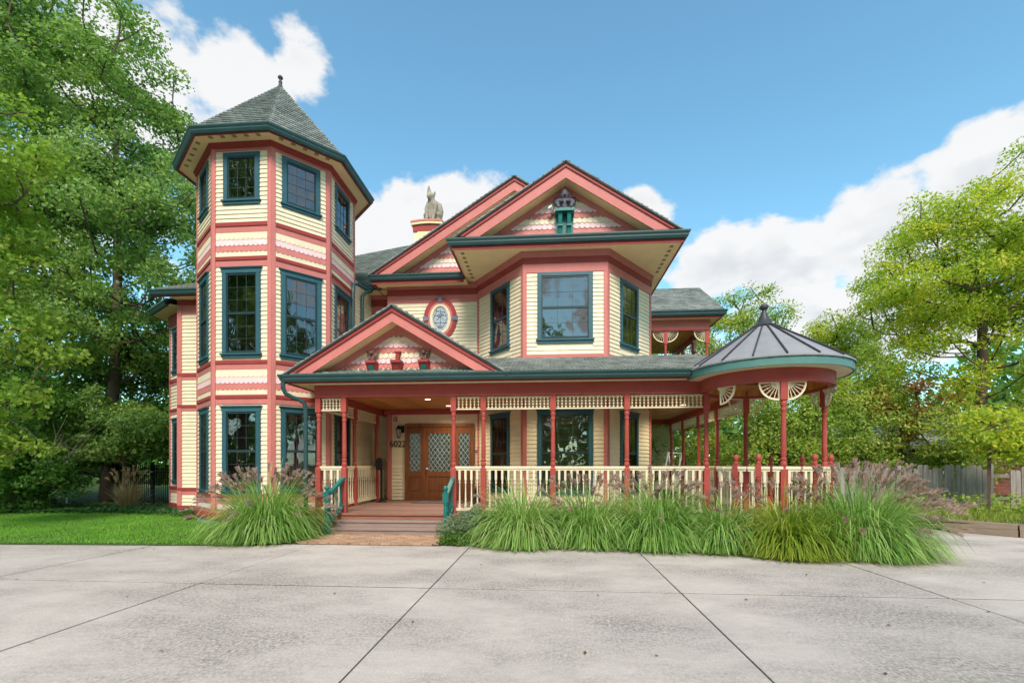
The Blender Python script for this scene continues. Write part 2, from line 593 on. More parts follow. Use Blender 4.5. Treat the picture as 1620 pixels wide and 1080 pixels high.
def mat_roof(name, a, b):
    """asphalt shingles: each tab a shade of its own, fine mineral grain"""
    m = bpy.data.materials.new(name)
    m.use_nodes = True
    t = m.node_tree
    L = t.links
    p = t.nodes["Principled BSDF"]
    geo = N(t, "ShaderNodeNewGeometry")
    oi = N(t, "ShaderNodeObjectInfo")
    n = N(t, "ShaderNodeTexNoise")
    n.inputs["Scale"].default_value = 1.3
    n.inputs["Detail"].default_value = 6
    L.new(geo.outputs["Position"], n.inputs["Vector"])
    n2 = N(t, "ShaderNodeTexNoise")
    n2.inputs["Scale"].default_value = 140
    L.new(geo.outputs["Position"], n2.inputs["Vector"])
    s1 = N(t, "ShaderNodeMath", operation="MULTIPLY_ADD")
    L.new(geo.outputs["Random Per Island"], s1.inputs[0])
    s1.inputs[1].default_value = .6
    L.new(n.outputs[0], s1.inputs[2])
    s2 = N(t, "ShaderNodeMath", operation="MULTIPLY_ADD")
    L.new(oi.outputs["Random"], s2.inputs[0])
    s2.inputs[1].default_value = .5
    L.new(s1.outputs[0], s2.inputs[2])
    s3 = N(t, "ShaderNodeMath", operation="MULTIPLY_ADD")
    L.new(n2.outputs[0], s3.inputs[0])
    s3.inputs[1].default_value = .5
    L.new(s2.outputs[0], s3.inputs[2])
    r = N(t, "ShaderNodeMapRange")
    r.inputs[1].default_value, r.inputs[2].default_value = .65, 1.75
    L.new(s3.outputs[0], r.inputs[0])
    mx = N(t, "ShaderNodeMix", data_type="RGBA")
    L.new(r.outputs[0], mx.inputs[0])
    mx.inputs[6].default_value = (*a, 1)
    mx.inputs[7].default_value = (*b, 1)
    L.new(mx.outputs[2], p.inputs["Base Color"])
    p.inputs["Roughness"].default_value = .9
    p.inputs["Specular IOR Level"].default_value = .2
    bp = N(t, "ShaderNodeBump")
    bp.inputs["Strength"].default_value = .5
    bp.inputs["Distance"].default_value = .004
    L.new(n2.outputs[0], bp.inputs["Height"])
    L.new(bp.outputs[0], p.inputs["Normal"])
    MATS[name] = m
mat_roof("shingle", (.09, .108, .10), (.33, .365, .335))

def mat_glass():
    """window glass: clear, slightly wavy, mirrors trees and sky; rooms lie behind it"""
    m = bpy.data.materials.new("glass")
    m.use_nodes = True
    t = m.node_tree
    L = t.links
    t.nodes.remove(t.nodes["Principled BSDF"])
    out = t.nodes["Material Output"]
    geo = N(t, "ShaderNodeNewGeometry")
    n = N(t, "ShaderNodeTexNoise")
    n.inputs["Scale"].default_value = 2.6
    n.inputs["Detail"].default_value = 1.0
    L.new(geo.outputs["Position"], n.inputs["Vector"])
    bp = N(t, "ShaderNodeBump")
    bp.inputs["Strength"].default_value = .3
    bp.inputs["Distance"].default_value = .02
    L.new(n.outputs[0], bp.inputs["Height"])
    fr = N(t, "ShaderNodeFresnel")
    fr.inputs["IOR"].default_value = 2.3
    gl = N(t, "ShaderNodeBsdfGlossy")
    gl.inputs["Roughness"].default_value = .015
    gl.inputs["Color"].default_value = (.95, .97, 1, 1)
    L.new(bp.outputs[0], gl.inputs["Normal"])
    tr = N(t, "ShaderNodeBsdfTransparent")
    tr.inputs[0].default_value = (.62, .65, .64, 1)
    mx = N(t, "ShaderNodeMixShader")
    L.new(fr.outputs[0], mx.inputs[0])
    L.new(tr.outputs[0], mx.inputs[1])
    L.new(gl.outputs[0], mx.inputs[2])
    L.new(mx.outputs[0], out.inputs[0])
    MATS["glass"] = m
    for nm, c, r in (("leaded_glass", (.022, .028, .026, 1), .12), ("bevelled_glass", (.36, .42, .46, 1), .12)):
        q = bpy.data.materials.new(nm)
        q.use_nodes = True
        p = q.node_tree.nodes["Principled BSDF"]
        p.inputs["Base Color"].default_value = c
        p.inputs["Roughness"].default_value = r
        p.inputs["IOR"].default_value = 2.2
        nn = N(q.node_tree, "ShaderNodeTexNoise")
        nn.inputs["Scale"].default_value = 12
        bb = N(q.node_tree, "ShaderNodeBump")
        bb.inputs["Strength"].default_value = .5
        bb.inputs["Distance"].default_value = .02
        q.node_tree.links.new(nn.outputs[0], bb.inputs["Height"])
        q.node_tree.links.new(bb.outputs[0], p.inputs["Normal"])
        MATS[nm] = q
mat_glass()
mat_paint("curtain_sheer", (.55, .50, .44), rough=.9, var=.1, bump=.1)
mat_paint("curtain_plum", (.16, .09, .10), rough=.9, var=.15, bump=.1)
mat_paint("curtain_lilac", (.50, .43, .52), rough=.9, var=.12, bump=.1)
mat_paint("room", (.30, .25, .20), rough=.9, var=.1, bump=0)
mat_paint("roof_deck", (.035, .042, .04), rough=.95, var=.2, bump=.3)
# ------------------------------------------------------------------ the house
random.seed(7)
H = empty("victorian_house", (-2.5, 13.0, 0), "cream, pink and teal Victorian house with corner tower, porch and round gazebo", "house")

# key plan (metres; the porch looks toward -Y)
FLOOR = .40
TOWER = [(-9.35, 13.6), (-9.35, 12.0), (-8.18, 11.0), (-6.69, 11.0), (-5.73, 12.0), (-5.73, 13.6), (-6.69, 14.6), (-8.18, 14.6)]
TC = (-7.52, 12.80)
BAY = [(-2.16, 14.5), (-.66, 12.6), (1.53, 12.6), (3.04, 14.5)]
EAVE = 7.12
BLOCK_L, BLOCK_R, BLOCK_Y = -5.0, 3.04, 14.5

# unit pieces
def unit_clap():
    b = MB()
    b.hexa([(0, -.026, 0), (1, -.026, 0), (1, .002, 0), (0, .002, 0), (0, -.004, 1), (1, -.004, 1), (1, .002, 1), (0, .002, 1)])
    return b.mesh("clapboard", "cream")
CLAP = unit_clap()
EXPO = .108

def clap(F, s0, s1, z0, z1, parent, holes=()):
    n = max(1, round((z1 - z0) / EXPO))
    e = (z1 - z0) / n
    nrm = -(F.to_3x3() @ Vector((0, 1, 0)))
    for k in range(n):
        a, b = z0 + k * e, z0 + (k + 1) * e
        spans = [(s0, s1)]
        for hs0, hs1, hz0, hz1 in holes:
            if b - .3 * e > hz0 and a + .3 * e < hz1:
                new = []
                for p, q in spans:
                    if hs1 <= p or hs0 >= q:
                        new.append((p, q))
                    else:
                        if hs0 - p > .02:
                            new.append((p, hs0))
                        if q - hs1 > .02:
                            new.append((hs1, q))
                spans = new
        for p, q in spans:
            # long courses are made of two boards butted together
            cuts = [p]
            if q - p > 1.9:
                cuts.append(p + (q - p) * random.uniform(.3, .7))
            cuts.append(q)
            for c, d in zip(cuts[:-1], cuts[1:]):
                M = F @ Matrix.Translation((c + .001, random.uniform(-.0012, .0012), a)) @ Matrix.Rotation(random.uniform(-.0012, .0012), 4, "Y") @ Matrix.Diagonal((d - c - .002, 1, e * 1.03, 1))
                piece("clapboard", CLAP, M, parent, (d - c) * e, nrm)

def scallop_mesh(name, mat, w=.14, h=.20):
    """fish-scale shingle, round butt at the bottom; origin at the middle of the exposed top edge"""
    n = 8
    pts = [(-w / 2 + .002, h * .5), (-w / 2 + .002, -h * .25)]
    for i in range(n + 1):
        a = math.pi + math.pi * i / n
        pts.append(((w / 2 - .002) * math.cos(a), -h * .25 + (w * .40) * math.sin(a)))
    pts += [(w / 2 - .002, -h * .25), (w / 2 - .002, h * .5)]
    t = lambda z: -.004 - .024 * (h * .5 - z) / h
    b = MB()
    k = len(pts)
    v = [(x, t(z), z) for x, z in pts] + [(x, t(z) + .008, z) for x, z in pts]
    f = [tuple(range(k)), tuple(range(k, 2 * k))[::-1]] + [(i, i + k, (i + 1) % k + k, (i + 1) % k) for i in range(k)]
    b.add(v, f)
    return b.mesh(name, mat)
SCAL = {c: scallop_mesh("shingle_" + c, c) for c in ("cream", "pale_pink", "rose")}

def scallop_courses(F, s0, s1, rows, parent, w=.115, name="shingle_course"):
    """tower bands: each course one strip of scales; rows = [(colour, z_bottom, z_top)] top to bottom"""
    for k, (c, z0, z1) in enumerate(rows):
        b = MB()
        n = max(2, round((s1 - s0) / w))
        ww = (s1 - s0) / n
        h = z1 - z0
        for i in range(n):
            x0, x1 = s0 + i * ww + .0004, s0 + (i + 1) * ww - .0004
            xm, r = (x0 + x1) / 2, (x1 - x0) / 2
            pts = [(x0, z1 + .03)]
            drop = .048
            for j in range(7):
                a = math.pi + math.pi * j / 6
                pts.append((xm + r * math.cos(a), z0 + .012 + drop * math.sin(a)))
            pts.append((x1, z1 + .03))
            o0 = .026
            v = [(x, -(o0 - .012 * (z - z0) / (h + .03)), z) for x, z in pts]
            v += [(x, y + .008, z) for x, y, z in v]
            v = [F @ Vector(q) for q in v]
            m = len(pts)
            b.add(v, [tuple(range(m)), tuple(range(m, 2 * m))[::-1]] + [(q, q + m, (q + 1) % m + m, (q + 1) % m) for q in range(m)])
        o = b.build(name, c, parent)
        o["kind"] = "stuff"

# ------------------------------------------------------------------ windows
def window(F, s0, s1, z0, z1, name="window", sill=True, head=True, double=True, grid=(3, 3), shrink=.0, parent=None, label=None, curtain=None):
    """casing outer box s0..s1, z0..z1 on wall frame F"""
    parent = parent or H
    cw = .095
    a, b_, c, d = s0 + cw, s1 - cw, z0 + (.06 if sill else cw), z1 - (.14 if head else cw)
    sw = .045
    g = MB()                                   # sashes
    g.fbox(F, a, a + sw, c, d, .002, .030)
    g.fbox(F, b_ - sw, b_, c, d, .002, .030)
    g.fbox(F, a + sw, b_ - sw, d - sw, d, .002, .030)
    g.fbox(F, a + sw, b_ - sw, c, c + sw * 1.5, .002, .030)
    zm = c + (d - c) * .5
    if double:
        g.fbox(F, a + sw, b_ - sw, zm - .03, zm + .03, .002, .034)
    w = g.build(name, "sash", parent)
    if label:
        w["label"] = label
    k = MB()
    k.fbox(F, s0, a, c - .002, d + .0, .0, .042)
    k.fbox(F, b_, s1, c - .002, d + .0, .0, .042)
    k.fbox(F, s0 + .03, a + .012, c, d, .0, .047)
    k.fbox(F, b_ - .012, s1 - .03, c, d, .0, .047)
    if not head:
        k.fbox(F, s0, s1, d + .001, z1, .0, .045)
    k.build("casing", "teal", w)
    if head:
        k = MB()
        k.fbox(F, s0 - .01, s1 + .01, d + .001, z1 - .035, .0, .050)
        k.fbox(F, s0 - .03, s1 + .03, z1 - .035, z1 - .015, .0, .075)
        k.fbox(F, s0 - .045, s1 + .045, z1 - .015, z1, .0, .09)
        k.build("head_trim", "teal", w)
    if sill:
        k = MB()
        k.fbox(F, s0 - .035, s1 + .035, z0 + .02, c - .003, .0, .085)
        k.fbox(F, s0 - .01, s1 + .01, z0 - .045, z0 + .02, .0, .05)
        k.build("sill", "teal", w)
    panes = [(c + sw * 1.5, zm - .03), (zm + .03, d - sw)] if double else [(c + sw * 1.5, d - sw)]
    for i, (p, q) in enumerate(panes):
        e = random.uniform(-.004, .004)
        e2 = random.uniform(-.003, .003)
        g = MB()
        o = .012 if i else .007
        pts = [(a + sw, o - e - e2, p), (b_ - sw, o + e - e2, p), (b_ - sw, o + e + e2, q), (a + sw, o - e + e2, q)]
        g.add([F @ Vector((x, -y, z)) for x, y, z in pts], [(0, 1, 2, 3)])
        g.build("pane", "glass", w)
        g = MB()
        nx, nz = grid
        if not double:
            nz = grid[1]
        tw = .004
        for j in range(1, nx):
            x = a + sw + (b_ - a - 2 * sw) * j / nx
            g.fbox(F, x - tw, x + tw, p, q, .003, o + .008)
        for j in range(1, nz):
            z = p + (q - p) * j / nz
            g.fbox(F, a + sw, b_ - sw, z - tw, z + tw, .003, o + .0075)
        g.build("muntin_grid", "muntin", w)
    if curtain:
        for side in (0, 1):
            g = MB()
            wd = (b_ - a) * random.uniform(.26, .40)
            n = 14
            x0 = a + .01 if side == 0 else b_ - .01 - wd
            top, bot = [], []
            for j in range(n + 1):
                x = x0 + wd * j / n
                y = .17 + .022 * math.sin(j * 2.1 + side)
                top.append(F @ Vector((x, y, d)))
                bot.append(F @ Vector((x0 + wd * (.1 + .85 * j / n), y + .02, c + .02)))
            g.add(top + bot, [(j, j + 1, n + 2 + j, n + 1 + j) for j in range(n)])
            g.build("curtain", curtain, w, 80)
    return w
mat_paint("muntin", (.05, .062, .066), rough=.4, var=.1, bump=0)

# ------------------------------------------------------------------ walls
def wall_face(name, p0, p1, z0, z1, th=.12, holes=()):
    """wall with real window openings: holes = [(s0, s1, z0, z1)], one above the other"""
    F, L = frame(p0, p1)
    b = MB()
    zc = z0
    for hs0, hs1, hz0, hz1 in sorted(holes, key=lambda h: h[2]):
        b.fbox(F, 0, L, zc, hz0, -th, -.001)
        b.fbox(F, 0, hs0, hz0, hz1, -th, -.001)
        b.fbox(F, hs1, L, hz0, hz1, -th, -.001)
        zc = hz1
    b.fbox(F, 0, L, zc, z1, -th, -.001)
    o = b.build(name, "cream", H)
    return F, L, o

def corner_board(F, L, z0, z1, left=True, right=True, w=.085, o1=.034, mat="pink"):
    e = .012
    for on, a, b_ in ((left, -e, w), (right, L - w, L + e)):
        if on:
            b = MB()
            b.fbox(F, a, b_, z0, z1, .0, o1)
            b.build("corner_board", mat, H)

def band(path, z0, z1, o, mat, name, closed=False):
    b = MB()
    b.sweep(path, [(0.0, z0), (o, z0), (o, z1), (0.0, z1)], closed)
    return b.build(name, mat, H)

# ---- tower
def zt(y):                                   # height on the tower's front face for a photo row
    return 1.5 + (735 - y) * .01539
TB = {"found": .16}
front_path = TOWER[:6]
b = MB()
b.sweep(TOWER, [(0.0, -.3), (.03, -.3), (.03, .17), (0.0, .17)], True)
b.build("foundation", "foundation", H)
b = MB()
b.sweep(TOWER, [(0.0, .15), (.06, .15), (.075, .17), (.06, .30), (.03, .33), (0.0, .33)], True)
b.build("skirt_board", "dark_red", H)
tower_faces = [(0, 1), (1, 2), (2, 3), (3, 4), (4, 5), (5, 6), (6, 7), (7, 0)]
WIN = {}
for i, (a, c) in enumerate(tower_faces):
    visible = i < 5
    L = (Vector(TOWER[c]) - Vector(TOWER[a])).length
    m = .78 if i == 4 else L / 2
    hw = .49 if i != 1 else .44
    rows = []
    if visible:
        rows.append((.82, zt(642), True, zt(640) - .01, .80))
        rows.append((zt(563), zt(423.5), True, zt(422), zt(570)))
    rows.append((zt(321), zt(242.5), False, 9.2, zt(352.6)))
    op = [(m - hw * (1 if r[2] else .94) + .10, m + hw * (1 if r[2] else .94) - .10, r[0] + .08, r[1] - .12) for r in rows] if visible else []
    F, L, wl_ = wall_face("tower_wall", TOWER[a], TOWER[c], .0, 9.32, holes=op)
    upper_only = i >= 5
    cb = .085
    corner_board(F, L, .34 if not upper_only else 6.6, 9.22)
    s0, s1 = cb, L - cb
    # base panel
    if visible:
        b = MB(); b.fbox(F, s0, s1, .33, .72, .0, .020); b.build("base_panel", "pink", H)
        b = MB(); b.fbox(F, s0 + .04, s1 - .04, .42, .54, .0, .028); b.build("inset_panel", "pale_pink", H)
        b = MB(); b.fbox(F, s0, s1, .721, .80, .0, .040); b.build("band_board", "dark_red", H)
    # string bands between the storeys
    for (zt0, zd, zp, zb, zd2) in ((zt(570), zt(575.5), zt(584.5), zt(624.5), zt(639)), (zt(352.6), zt(358.6), zt(368), zt(406.5), zt(422))):
        if upper_only and zt0 < 6:
            continue
        b = MB(); b.fbox(F, s0, s1, zd, zt0, .0, .045); b.build("band_board", "dark_red", H)
        b = MB(); b.fbox(F, s0, s1, zp, zd - .001, .0, .022); b.build("band_board", "pink", H)
        hh = (zp - zb) / 4
        scallop_courses(F, s0 + .002, s1 - .002, [("cream", zp - hh, zp), ("pale_pink", zp - 2 * hh, zp - hh), ("rose", zp - 3 * hh, zp - 2 * hh), ("cream", zp - 4 * hh, zp - 3 * hh)][::-1], H)
        b = MB(); b.fbox(F, s0, s1, zb - .085, zb - .002, .0, .045); b.build("band_board", "dark_red", H)
        b = MB(); b.fbox(F, s0, s1, zd2, zb - .086, .0, .022); b.build("band_board", "pink", H)
    # windows and siding
    for (w0, w1, dbl, top, bot) in rows:
        holes = []
        if i < 5:
            hww = hw * (.94 if not dbl else 1)
            window(F, m - hww, m + hww, w0, w1, double=dbl, head=dbl, grid=(3, 3) if dbl else (3, 4), curtain="curtain_sheer" if (dbl and i in (1, 3)) else None)
            holes = [(m - hww, m + hww, w0 - .05, w1)]
        clap(F, s0, s1, bot, top, wl_, holes)
for z_ in (.25, 3.55, 6.62, 9.22):              # floors inside the tower
    b = MB(); b.prism([(x, y, z_) for x, y in offset_path(TOWER, -.13, True)], (0, 0, .08)); b.build("tower_floor", "room", H)
# frieze, soffit, gutter, roof
b = MB(); b.sweep(TOWER, [(0, 9.10), (.024, 9.10), (.024, 9.20), (0, 9.20)], True); b.build("frieze_board", "pink", H)
b = MB(); b.sweep(TOWER, [(0, 9.185), (.05, 9.185), (.075, 9.24), (.10, 9.299), (0, 9.299)], True); b.build("frieze_moulding", "dark_red", H)
b = MB(); b.sweep(TOWER, [(0, 9.30), (.40, 9.30), (.40, 9.34), (0, 9.34)], True); b.build("soffit", "soffit", H)
b = MB(); b.sweep(TOWER, [(.401, 9.255), (.425, 9.255), (.425, 9.41), (.401, 9.41)], True); b.build("fascia", "dark_red", H)
GUT = [(.0, .0), (.055, .0), (.085, .05), (.085, .075), (.115, .12), (.115, .15), (.10, .15), (.10, .125), (.0, .125)]
def gutter(path, o, z, closed=False, name="gutter", sc=1.0):
    b = MB()
    b.sweep(path, [(o + p * sc, z + q * sc) for p, q in GUT], closed)
    return b.build(name, "gutter", H)
gutter(TOWER, .426, 9.275, True)
# soffit vents
for i in (1, 2, 3):
    F, L = frame(TOWER[i], TOWER[i + 1])
    for k in range(5):
        b = MB()
        s = L * (.1 + .8 * k / 4)
        b.fbox(F, s - .05, s + .05, 9.294, 9.2995, .24, .33)
        b.build("soffit_vent", "vent", H)

# ---- roofs of shingles
def tab_mesh(w, h, name="roof_shingle"):
    b = MB()
    c = w * .13
    top = [(0, h), (0, c * .9), (c, 0), (w - c, 0), (w, c * .9), (w, h)]
    n = len(top)
    v = [(x, y, .040 - .036 * y / h) for x, y in top] + [(x, y, -.004) for x, y in top]
    b.add(v, [tuple(range(n))[::-1], tuple(range(n, 2 * n))] + [(i, (i + 1) % n, n + (i + 1) % n, n + i) for i in range(n)])
    return b.mesh(name, "shingle")
TAB = tab_mesh(1, 1)
def shingle_roof(name, poly, parent=None, w=.19, e=.145, th=.05, deck=True):
    """poly: planar 3D polygon; first edge = eave, left to right seen from outside"""
    P = [Vector(p) for p in poly]
    parent = parent or H
    x = (P[1] - P[0]).normalized()
    n = None
    for q in P[2:]:
        nn = x.cross(q - P[0])
        if nn.length > 1e-4:
            n = nn.normalized(); break
    if n.z < 0:
        n = -n
    y = n.cross(x).normalized()
    if y.z < 0:
        x, y = -x, -y
    M = Matrix(((x.x, y.x, n.x, P[0].x), (x.y, y.y, n.y, P[0].y), (x.z, y.z, n.z, P[0].z), (0, 0, 0, 1)))
    Mi = M.inverted()
    Q = [(Mi @ p).to_2d() for p in P]
    b = MB()
    b.prism([p - n * .004 for p in P], -n * th)
    part = b.build(name, "roof_deck", parent)
    ymax = max(q.y for q in Q)
    rows = int(ymax / e) + 1
    def span(yy):
        xs = []
        for a, c in zip(Q, Q[1:] + Q[:1]):
            if (a.y - yy) * (c.y - yy) < 0:
                xs.append(a.x + (c.x - a.x) * (yy - a.y) / (c.y - a.y))
        return (min(xs), max(xs)) if len(xs) >= 2 else None
    for r in range(rows):
        y0 = r * e - .02
        sp = span(min(max(y0 + e * .55, .002), ymax - .01))
        if not sp:
            continue
        xo = (r % 2) * w * .5 + random.uniform(-.01, .01)
        xx = sp[0] - ((sp[0] - xo) % w)
        while xx < sp[1]:
            a, c = max(xx, sp[0]), min(xx + w, sp[1])
            if c - a > .03:
                MM = M @ Matrix.Translation((a + .006, y0 + random.uniform(-.004, .004), random.uniform(0, .005))) @ Matrix.Diagonal((c - a - .012, min(e * 1.35, ymax - y0 + .02), 1, 1))
                piece("roof_shingle", TAB, MM, part, (c - a) * e, n)
            xx += w
    return part
def ridge_caps(a, b_, r=.07, parent=None):
    m = MB()
    a, b_ = Vector(a), Vector(b_)
    n = max(2, int((b_ - a).length / .14))
    d = (b_ - a).normalized()
    side = d.cross(Vector((0, 0, 1))).normalized()
    upv = side.cross(d).normalized()
    for i in range(n):
        p, q = a + (b_ - a) * (i / n), a + (b_ - a) * ((i + 1.1) / n)
        h0, h1 = .034, .022
        m.add([p + side * r - upv * .015 + upv * h0 * .3, p + upv * h0, p - side * r - upv * .015 + upv * h0 * .3,
               q + side * r - upv * .02, q + upv * h1, q - side * r - upv * .02], [(0, 1, 4, 3), (1, 2, 5, 4), (0, 2, 1)])
    o = m.build("ridge_cap", "shingle", parent or H)
    o["kind"] = "stuff"

TZ0, TZ1 = 9.40, 12.13
eo = offset_path(TOWER, .46, True)
apex = (TC[0], TC[1], TZ1)
for i in range(8):
    j = (i + 1) % 8
    shingle_roof("tower_roof", [(*eo[i], TZ0), (*eo[j], TZ0), apex], w=.20, e=.155)
for i in range(8):
    ridge_caps((*eo[i], TZ0 + .01), (apex[0], apex[1], apex[2] + .01), .05)
b = MB()
b.lathe([(.10, -.12), (.055, .03), (.04, .09), (.055, .12), (.035, .15), (.03, .19), (.055, .215), (.072, .25), (.055, .285), (.02, .305), (.006, .33)], 14, Matrix.Translation((TC[0], TC[1], TZ1)))
b.build("tower_finial", "lead", H, 40)

# ---- left wing and side bay
LW = [(-12.2, 16.6), (-12.2, 14.45), (-10.98, 13.62), (-10.98, 13.3), (-9.30, 13.3)]
LZ = 6.38
for i in range(4):
    if i == 2:
        F, L, w_ = wall_face("side_wall", LW[2], LW[3], .0, LZ)
        corner_board(F, L, .3, LZ - .1, False, True, .12)
        continue
    L = (Vector(LW[i + 1]) - Vector(LW[i])).length
    op = [(L / 2 - .32, L / 2 + .32, 1.03, 2.83), (L / 2 - .32, L / 2 + .32, 4.48, 5.68)] if i < 2 else []
    F, L, w_ = wall_face("side_wall", LW[i], LW[i + 1], .0, LZ, holes=op)
    rt = i < 2
    corner_board(F, L, .3, LZ - .1, True, rt, .13 if i == 3 else .10)
    b = MB(); b.fbox(F, 0, L, -.1, .17, .0, .03); b.build("foundation", "foundation", H)
    s0, s1 = .10, L - (.10 if rt else .0)
    for z0, z1, mt in ((.17, .30, "dark_red"), (.62, .74, "pink"), (.74, .83, "dark_red"), (3.10, 3.20, "pink"), (3.20, 3.28, "dark_red"), (4.02, 4.12, "pink"), (4.12, 4.22, "dark_red"), (LZ - .42, LZ - .15, "pink"), (LZ - .15, LZ - .01, "dark_red")):
        b = MB(); b.fbox(F, s0 if mt == "pink" else 0, s1 if mt == "pink" else L, z0, z1 - .001, .0, .022 if mt == "pink" else .045); b.build("band_board", mt, H)
    for z0, z1, wz in ((.30, .62, None), (.83, 3.10, (.95, 2.95)), (3.28, 4.02, None), (4.22, LZ - .42, (4.4, 5.8))):
        hl = ()
        if i < 2 and wz:
            window(F, L / 2 - .42, L / 2 + .42, wz[0], wz[1])
            hl = [(L / 2 - .42, L / 2 + .42, wz[0] - .05, wz[1])]
        clap(F, s0, s1, z0, z1, w_, hl)
LP = [(-12.2, 17.5), (-12.2, 14.45), (-10.98, 13.62), (-10.98, 13.3), (-8.9, 13.3)]
LP2 = [(-12.2, 19), (-12.2, 14.45), (-10.98, 13.65), (-10.98, 13.3), (-9.2, 13.3)]
b = MB(); b.sweep([LW[3], (-9.0, 13.3)], [(-.6, LZ), (.42, LZ), (.42, LZ + .03), (-.6, LZ + .03)]); b.build("soffit", "soffit", H)
b = MB(); b.sweep([(-11.45, 13.3), (-9.0, 13.3)], [(.42, LZ - .04), (.44, LZ - .04), (.44, LZ + .12), (.42, LZ + .12)]); b.build("fascia", "dark_red", H)
gutter([(-11.45, 13.3), (-9.0, 13.3)], .441, LZ)
b = MB(); b.sweep([(-12.2, 17.0), (-12.2, 14.45), (-10.98, 13.62)], [(-.4, LZ - .12), (.42, LZ - .12), (.42, LZ - .09), (-.4, LZ - .09)]); b.build("soffit", "soffit", H)
gutter([(-12.2, 17.0), (-12.2, 14.45), (-11.1, 13.70)], .42, LZ - .12)
b = MB(); b.sweep([(-12.2, 17.0), (-12.2, 14.45), (-11.1, 13.70)], [(0, LZ - .5), (.03, LZ - .5), (.06, LZ - .13), (0, LZ - .13)]); b.build("frieze_board", "dark_red", H)
shingle_roof("wing_roof", [(-11.45, 12.8, LZ + .14), (-9.0, 12.8, LZ + .14), (-9.0, 17.0, LZ + 2.3), (-10.3, 17.0, LZ + 2.3)])
o_ = offset_path([(-12.2, 17.5), (-12.2, 14.45), (-11.0, 13.63)], .5)
shingle_roof("wing_roof", [(*o_[1], LZ + .02), (*o_[2], LZ + .02), (-10.2, 16.0, LZ + 1.1)])
shingle_roof("wing_roof", [(*o_[0], LZ + .02), (*o_[1], LZ + .02), (-10.2, 16.0, LZ + 1.1), (-10.2, 18.5, LZ + 1.1)])
b = MB(); b.box(-11.2, -5.7, 15.2, 24, 0, 7.0); b.build("rear_wall", "cream", H)

# ---- recessed wall between tower and gable block, gable block wall, bay
F, L, w_ = wall_face("recess_wall", (-5.9, 15.0), (BLOCK_L, 15.0), FLOOR, EAVE)
clap(F, 0, L, FLOOR + .1, 6.35, w_)
b = MB(); b.fbox(F, 0, L, 6.35, 6.62, .0, .022); b.build("frieze_board", "pink", H)
b = MB(); b.fbox(F, 0, L, 6.621, 6.84, .0, .04); b.build("frieze_board", "dark_red", H)
b = MB(); b.fbox(F, 0, L, 6.841, 7.05, .0, .06); b.build("frieze_board", "pink", H)
F, L, w_ = wall_face("tower_side_wall", (-5.73, 13.6), (-5.73, 15.1), .2, 7.0)
clap(F, .0, L, FLOOR + .05, 6.6, w_)
F, L, w_ = wall_face("block_side_wall", (BLOCK_L, 15.2), (BLOCK_L, BLOCK_Y), FLOOR, EAVE)
corner_board(F, L, FLOOR, 6.3, False, True, .12)
F, L, door_wall = wall_face("entry_wall", (BLOCK_L, BLOCK_Y), BAY[0], FLOOR, EAVE)
ENT, ENT_L = F, L
corner_board(F, L, FLOOR + .02, 6.25, True, False, .12)
DOOR = (.55, 2.72)                          # along the wall
def zo(y):                                   # heights on that wall for a photo row
    return 1.5 + (735 - y) / 750 * 14.72
OV = (1.66, 6.02, .52, .655)                 # oval window: s, z, radii
clap(F, .12, L, FLOOR + .02, 3.15, door_wall, [(DOOR[0], DOOR[1], FLOOR, 2.78)])
n0 = len(PIECES["clapboard"])
# siding around the oval is cut row by row to its curve
e = EXPO
z = 3.6
while z < zo(478.5) - .02:
    dz = min(abs(z - OV[1]), abs(z + e - OV[1]), abs(z + e / 2 - OV[1]))
    cut = []
    if dz < OV[3] - .05:
        hw = (OV[2] - .06) * math.sqrt(max(0, 1 - (dz / (OV[3] - .05)) ** 2))
        cut = [(OV[0] - hw, OV[0] + hw, z - 1, z + 2)]
    clap(F, .12, L, z, min(z + e, zo(478.5)), door_wall, cut)
    z += e
# oval window
def ellipse_ring(F, s, z, a0, b0, a1, b1, o0, o1, n=40):
    b = MB()
    v, f = [], []
    for i in range(n):
        t = 2 * math.pi * i / n
        for (a, c, o) in ((a0, b0, o0), (a0, b0, o1), (a1, b1, o1), (a1, b1, o0)):
            v.append(F @ Vector((s + a * math.cos(t), -o, z + c * math.sin(t))))
    for i in range(n):
        j = (i + 1) % n
        for k in range(4):
            f.append((i * 4 + k, j * 4 + k, j * 4 + (k + 1) % 4, i * 4 + (k + 1) % 4))
    b.add(v, f)
    return b
s, zc, ra, rb = OV
ow = ellipse_ring(F, s, zc, .395, .535, .52, .655, .0, .055).build("oval_window", "dark_red", H, 40)
ow["label"] = "oval window with grey keystones"
ellipse_ring(F, s, zc, .33, .46, .394, .534, .0, .045).build("inner_ring", "pink", ow, 40)
ellipse_ring(F, s, zc, .245, .385, .329, .459, .0, .05).build("inner_frame", "cream", ow, 40)
b = MB()
n = 36
b.add([F @ Vector((s + .25 * math.cos(2 * math.pi * i / n), -.018, zc + .39 * math.sin(2 * math.pi * i / n))) for i in range(n)], [tuple(range(n))])
b.build("pane", "bevelled_glass", ow)
b = MB()
for (x0, z0, x1, z1) in ((-.16, .26, .16, .2), (-.2, .1, .2, .1), (-.2, -.12, .2, -.12), (0, .3, 0, -.3), (-.1, .28, -.22, 0), (.1, .28, .22, 0), (-.22, 0, -.05, -.3), (.22, 0, .05, -.3), (-.12, -.05, .0, .08), (.12, -.05, 0, .08)):
    b.bar(F @ Vector((s + x0, -.022, zc + z0)), F @ Vector((s + x1, -.022, zc + z1)), .012, .008)
b.build("leading", "sash", ow)
b = MB()
for k in range(3):
    b.sphere(F @ Vector((s + random.uniform(-.08, .1), -.02, zc + [-.24, .1, .14][k])), .075, 8, 5, (1, .15, .7))
b.build("leaf_motif", "slate_blue", ow)
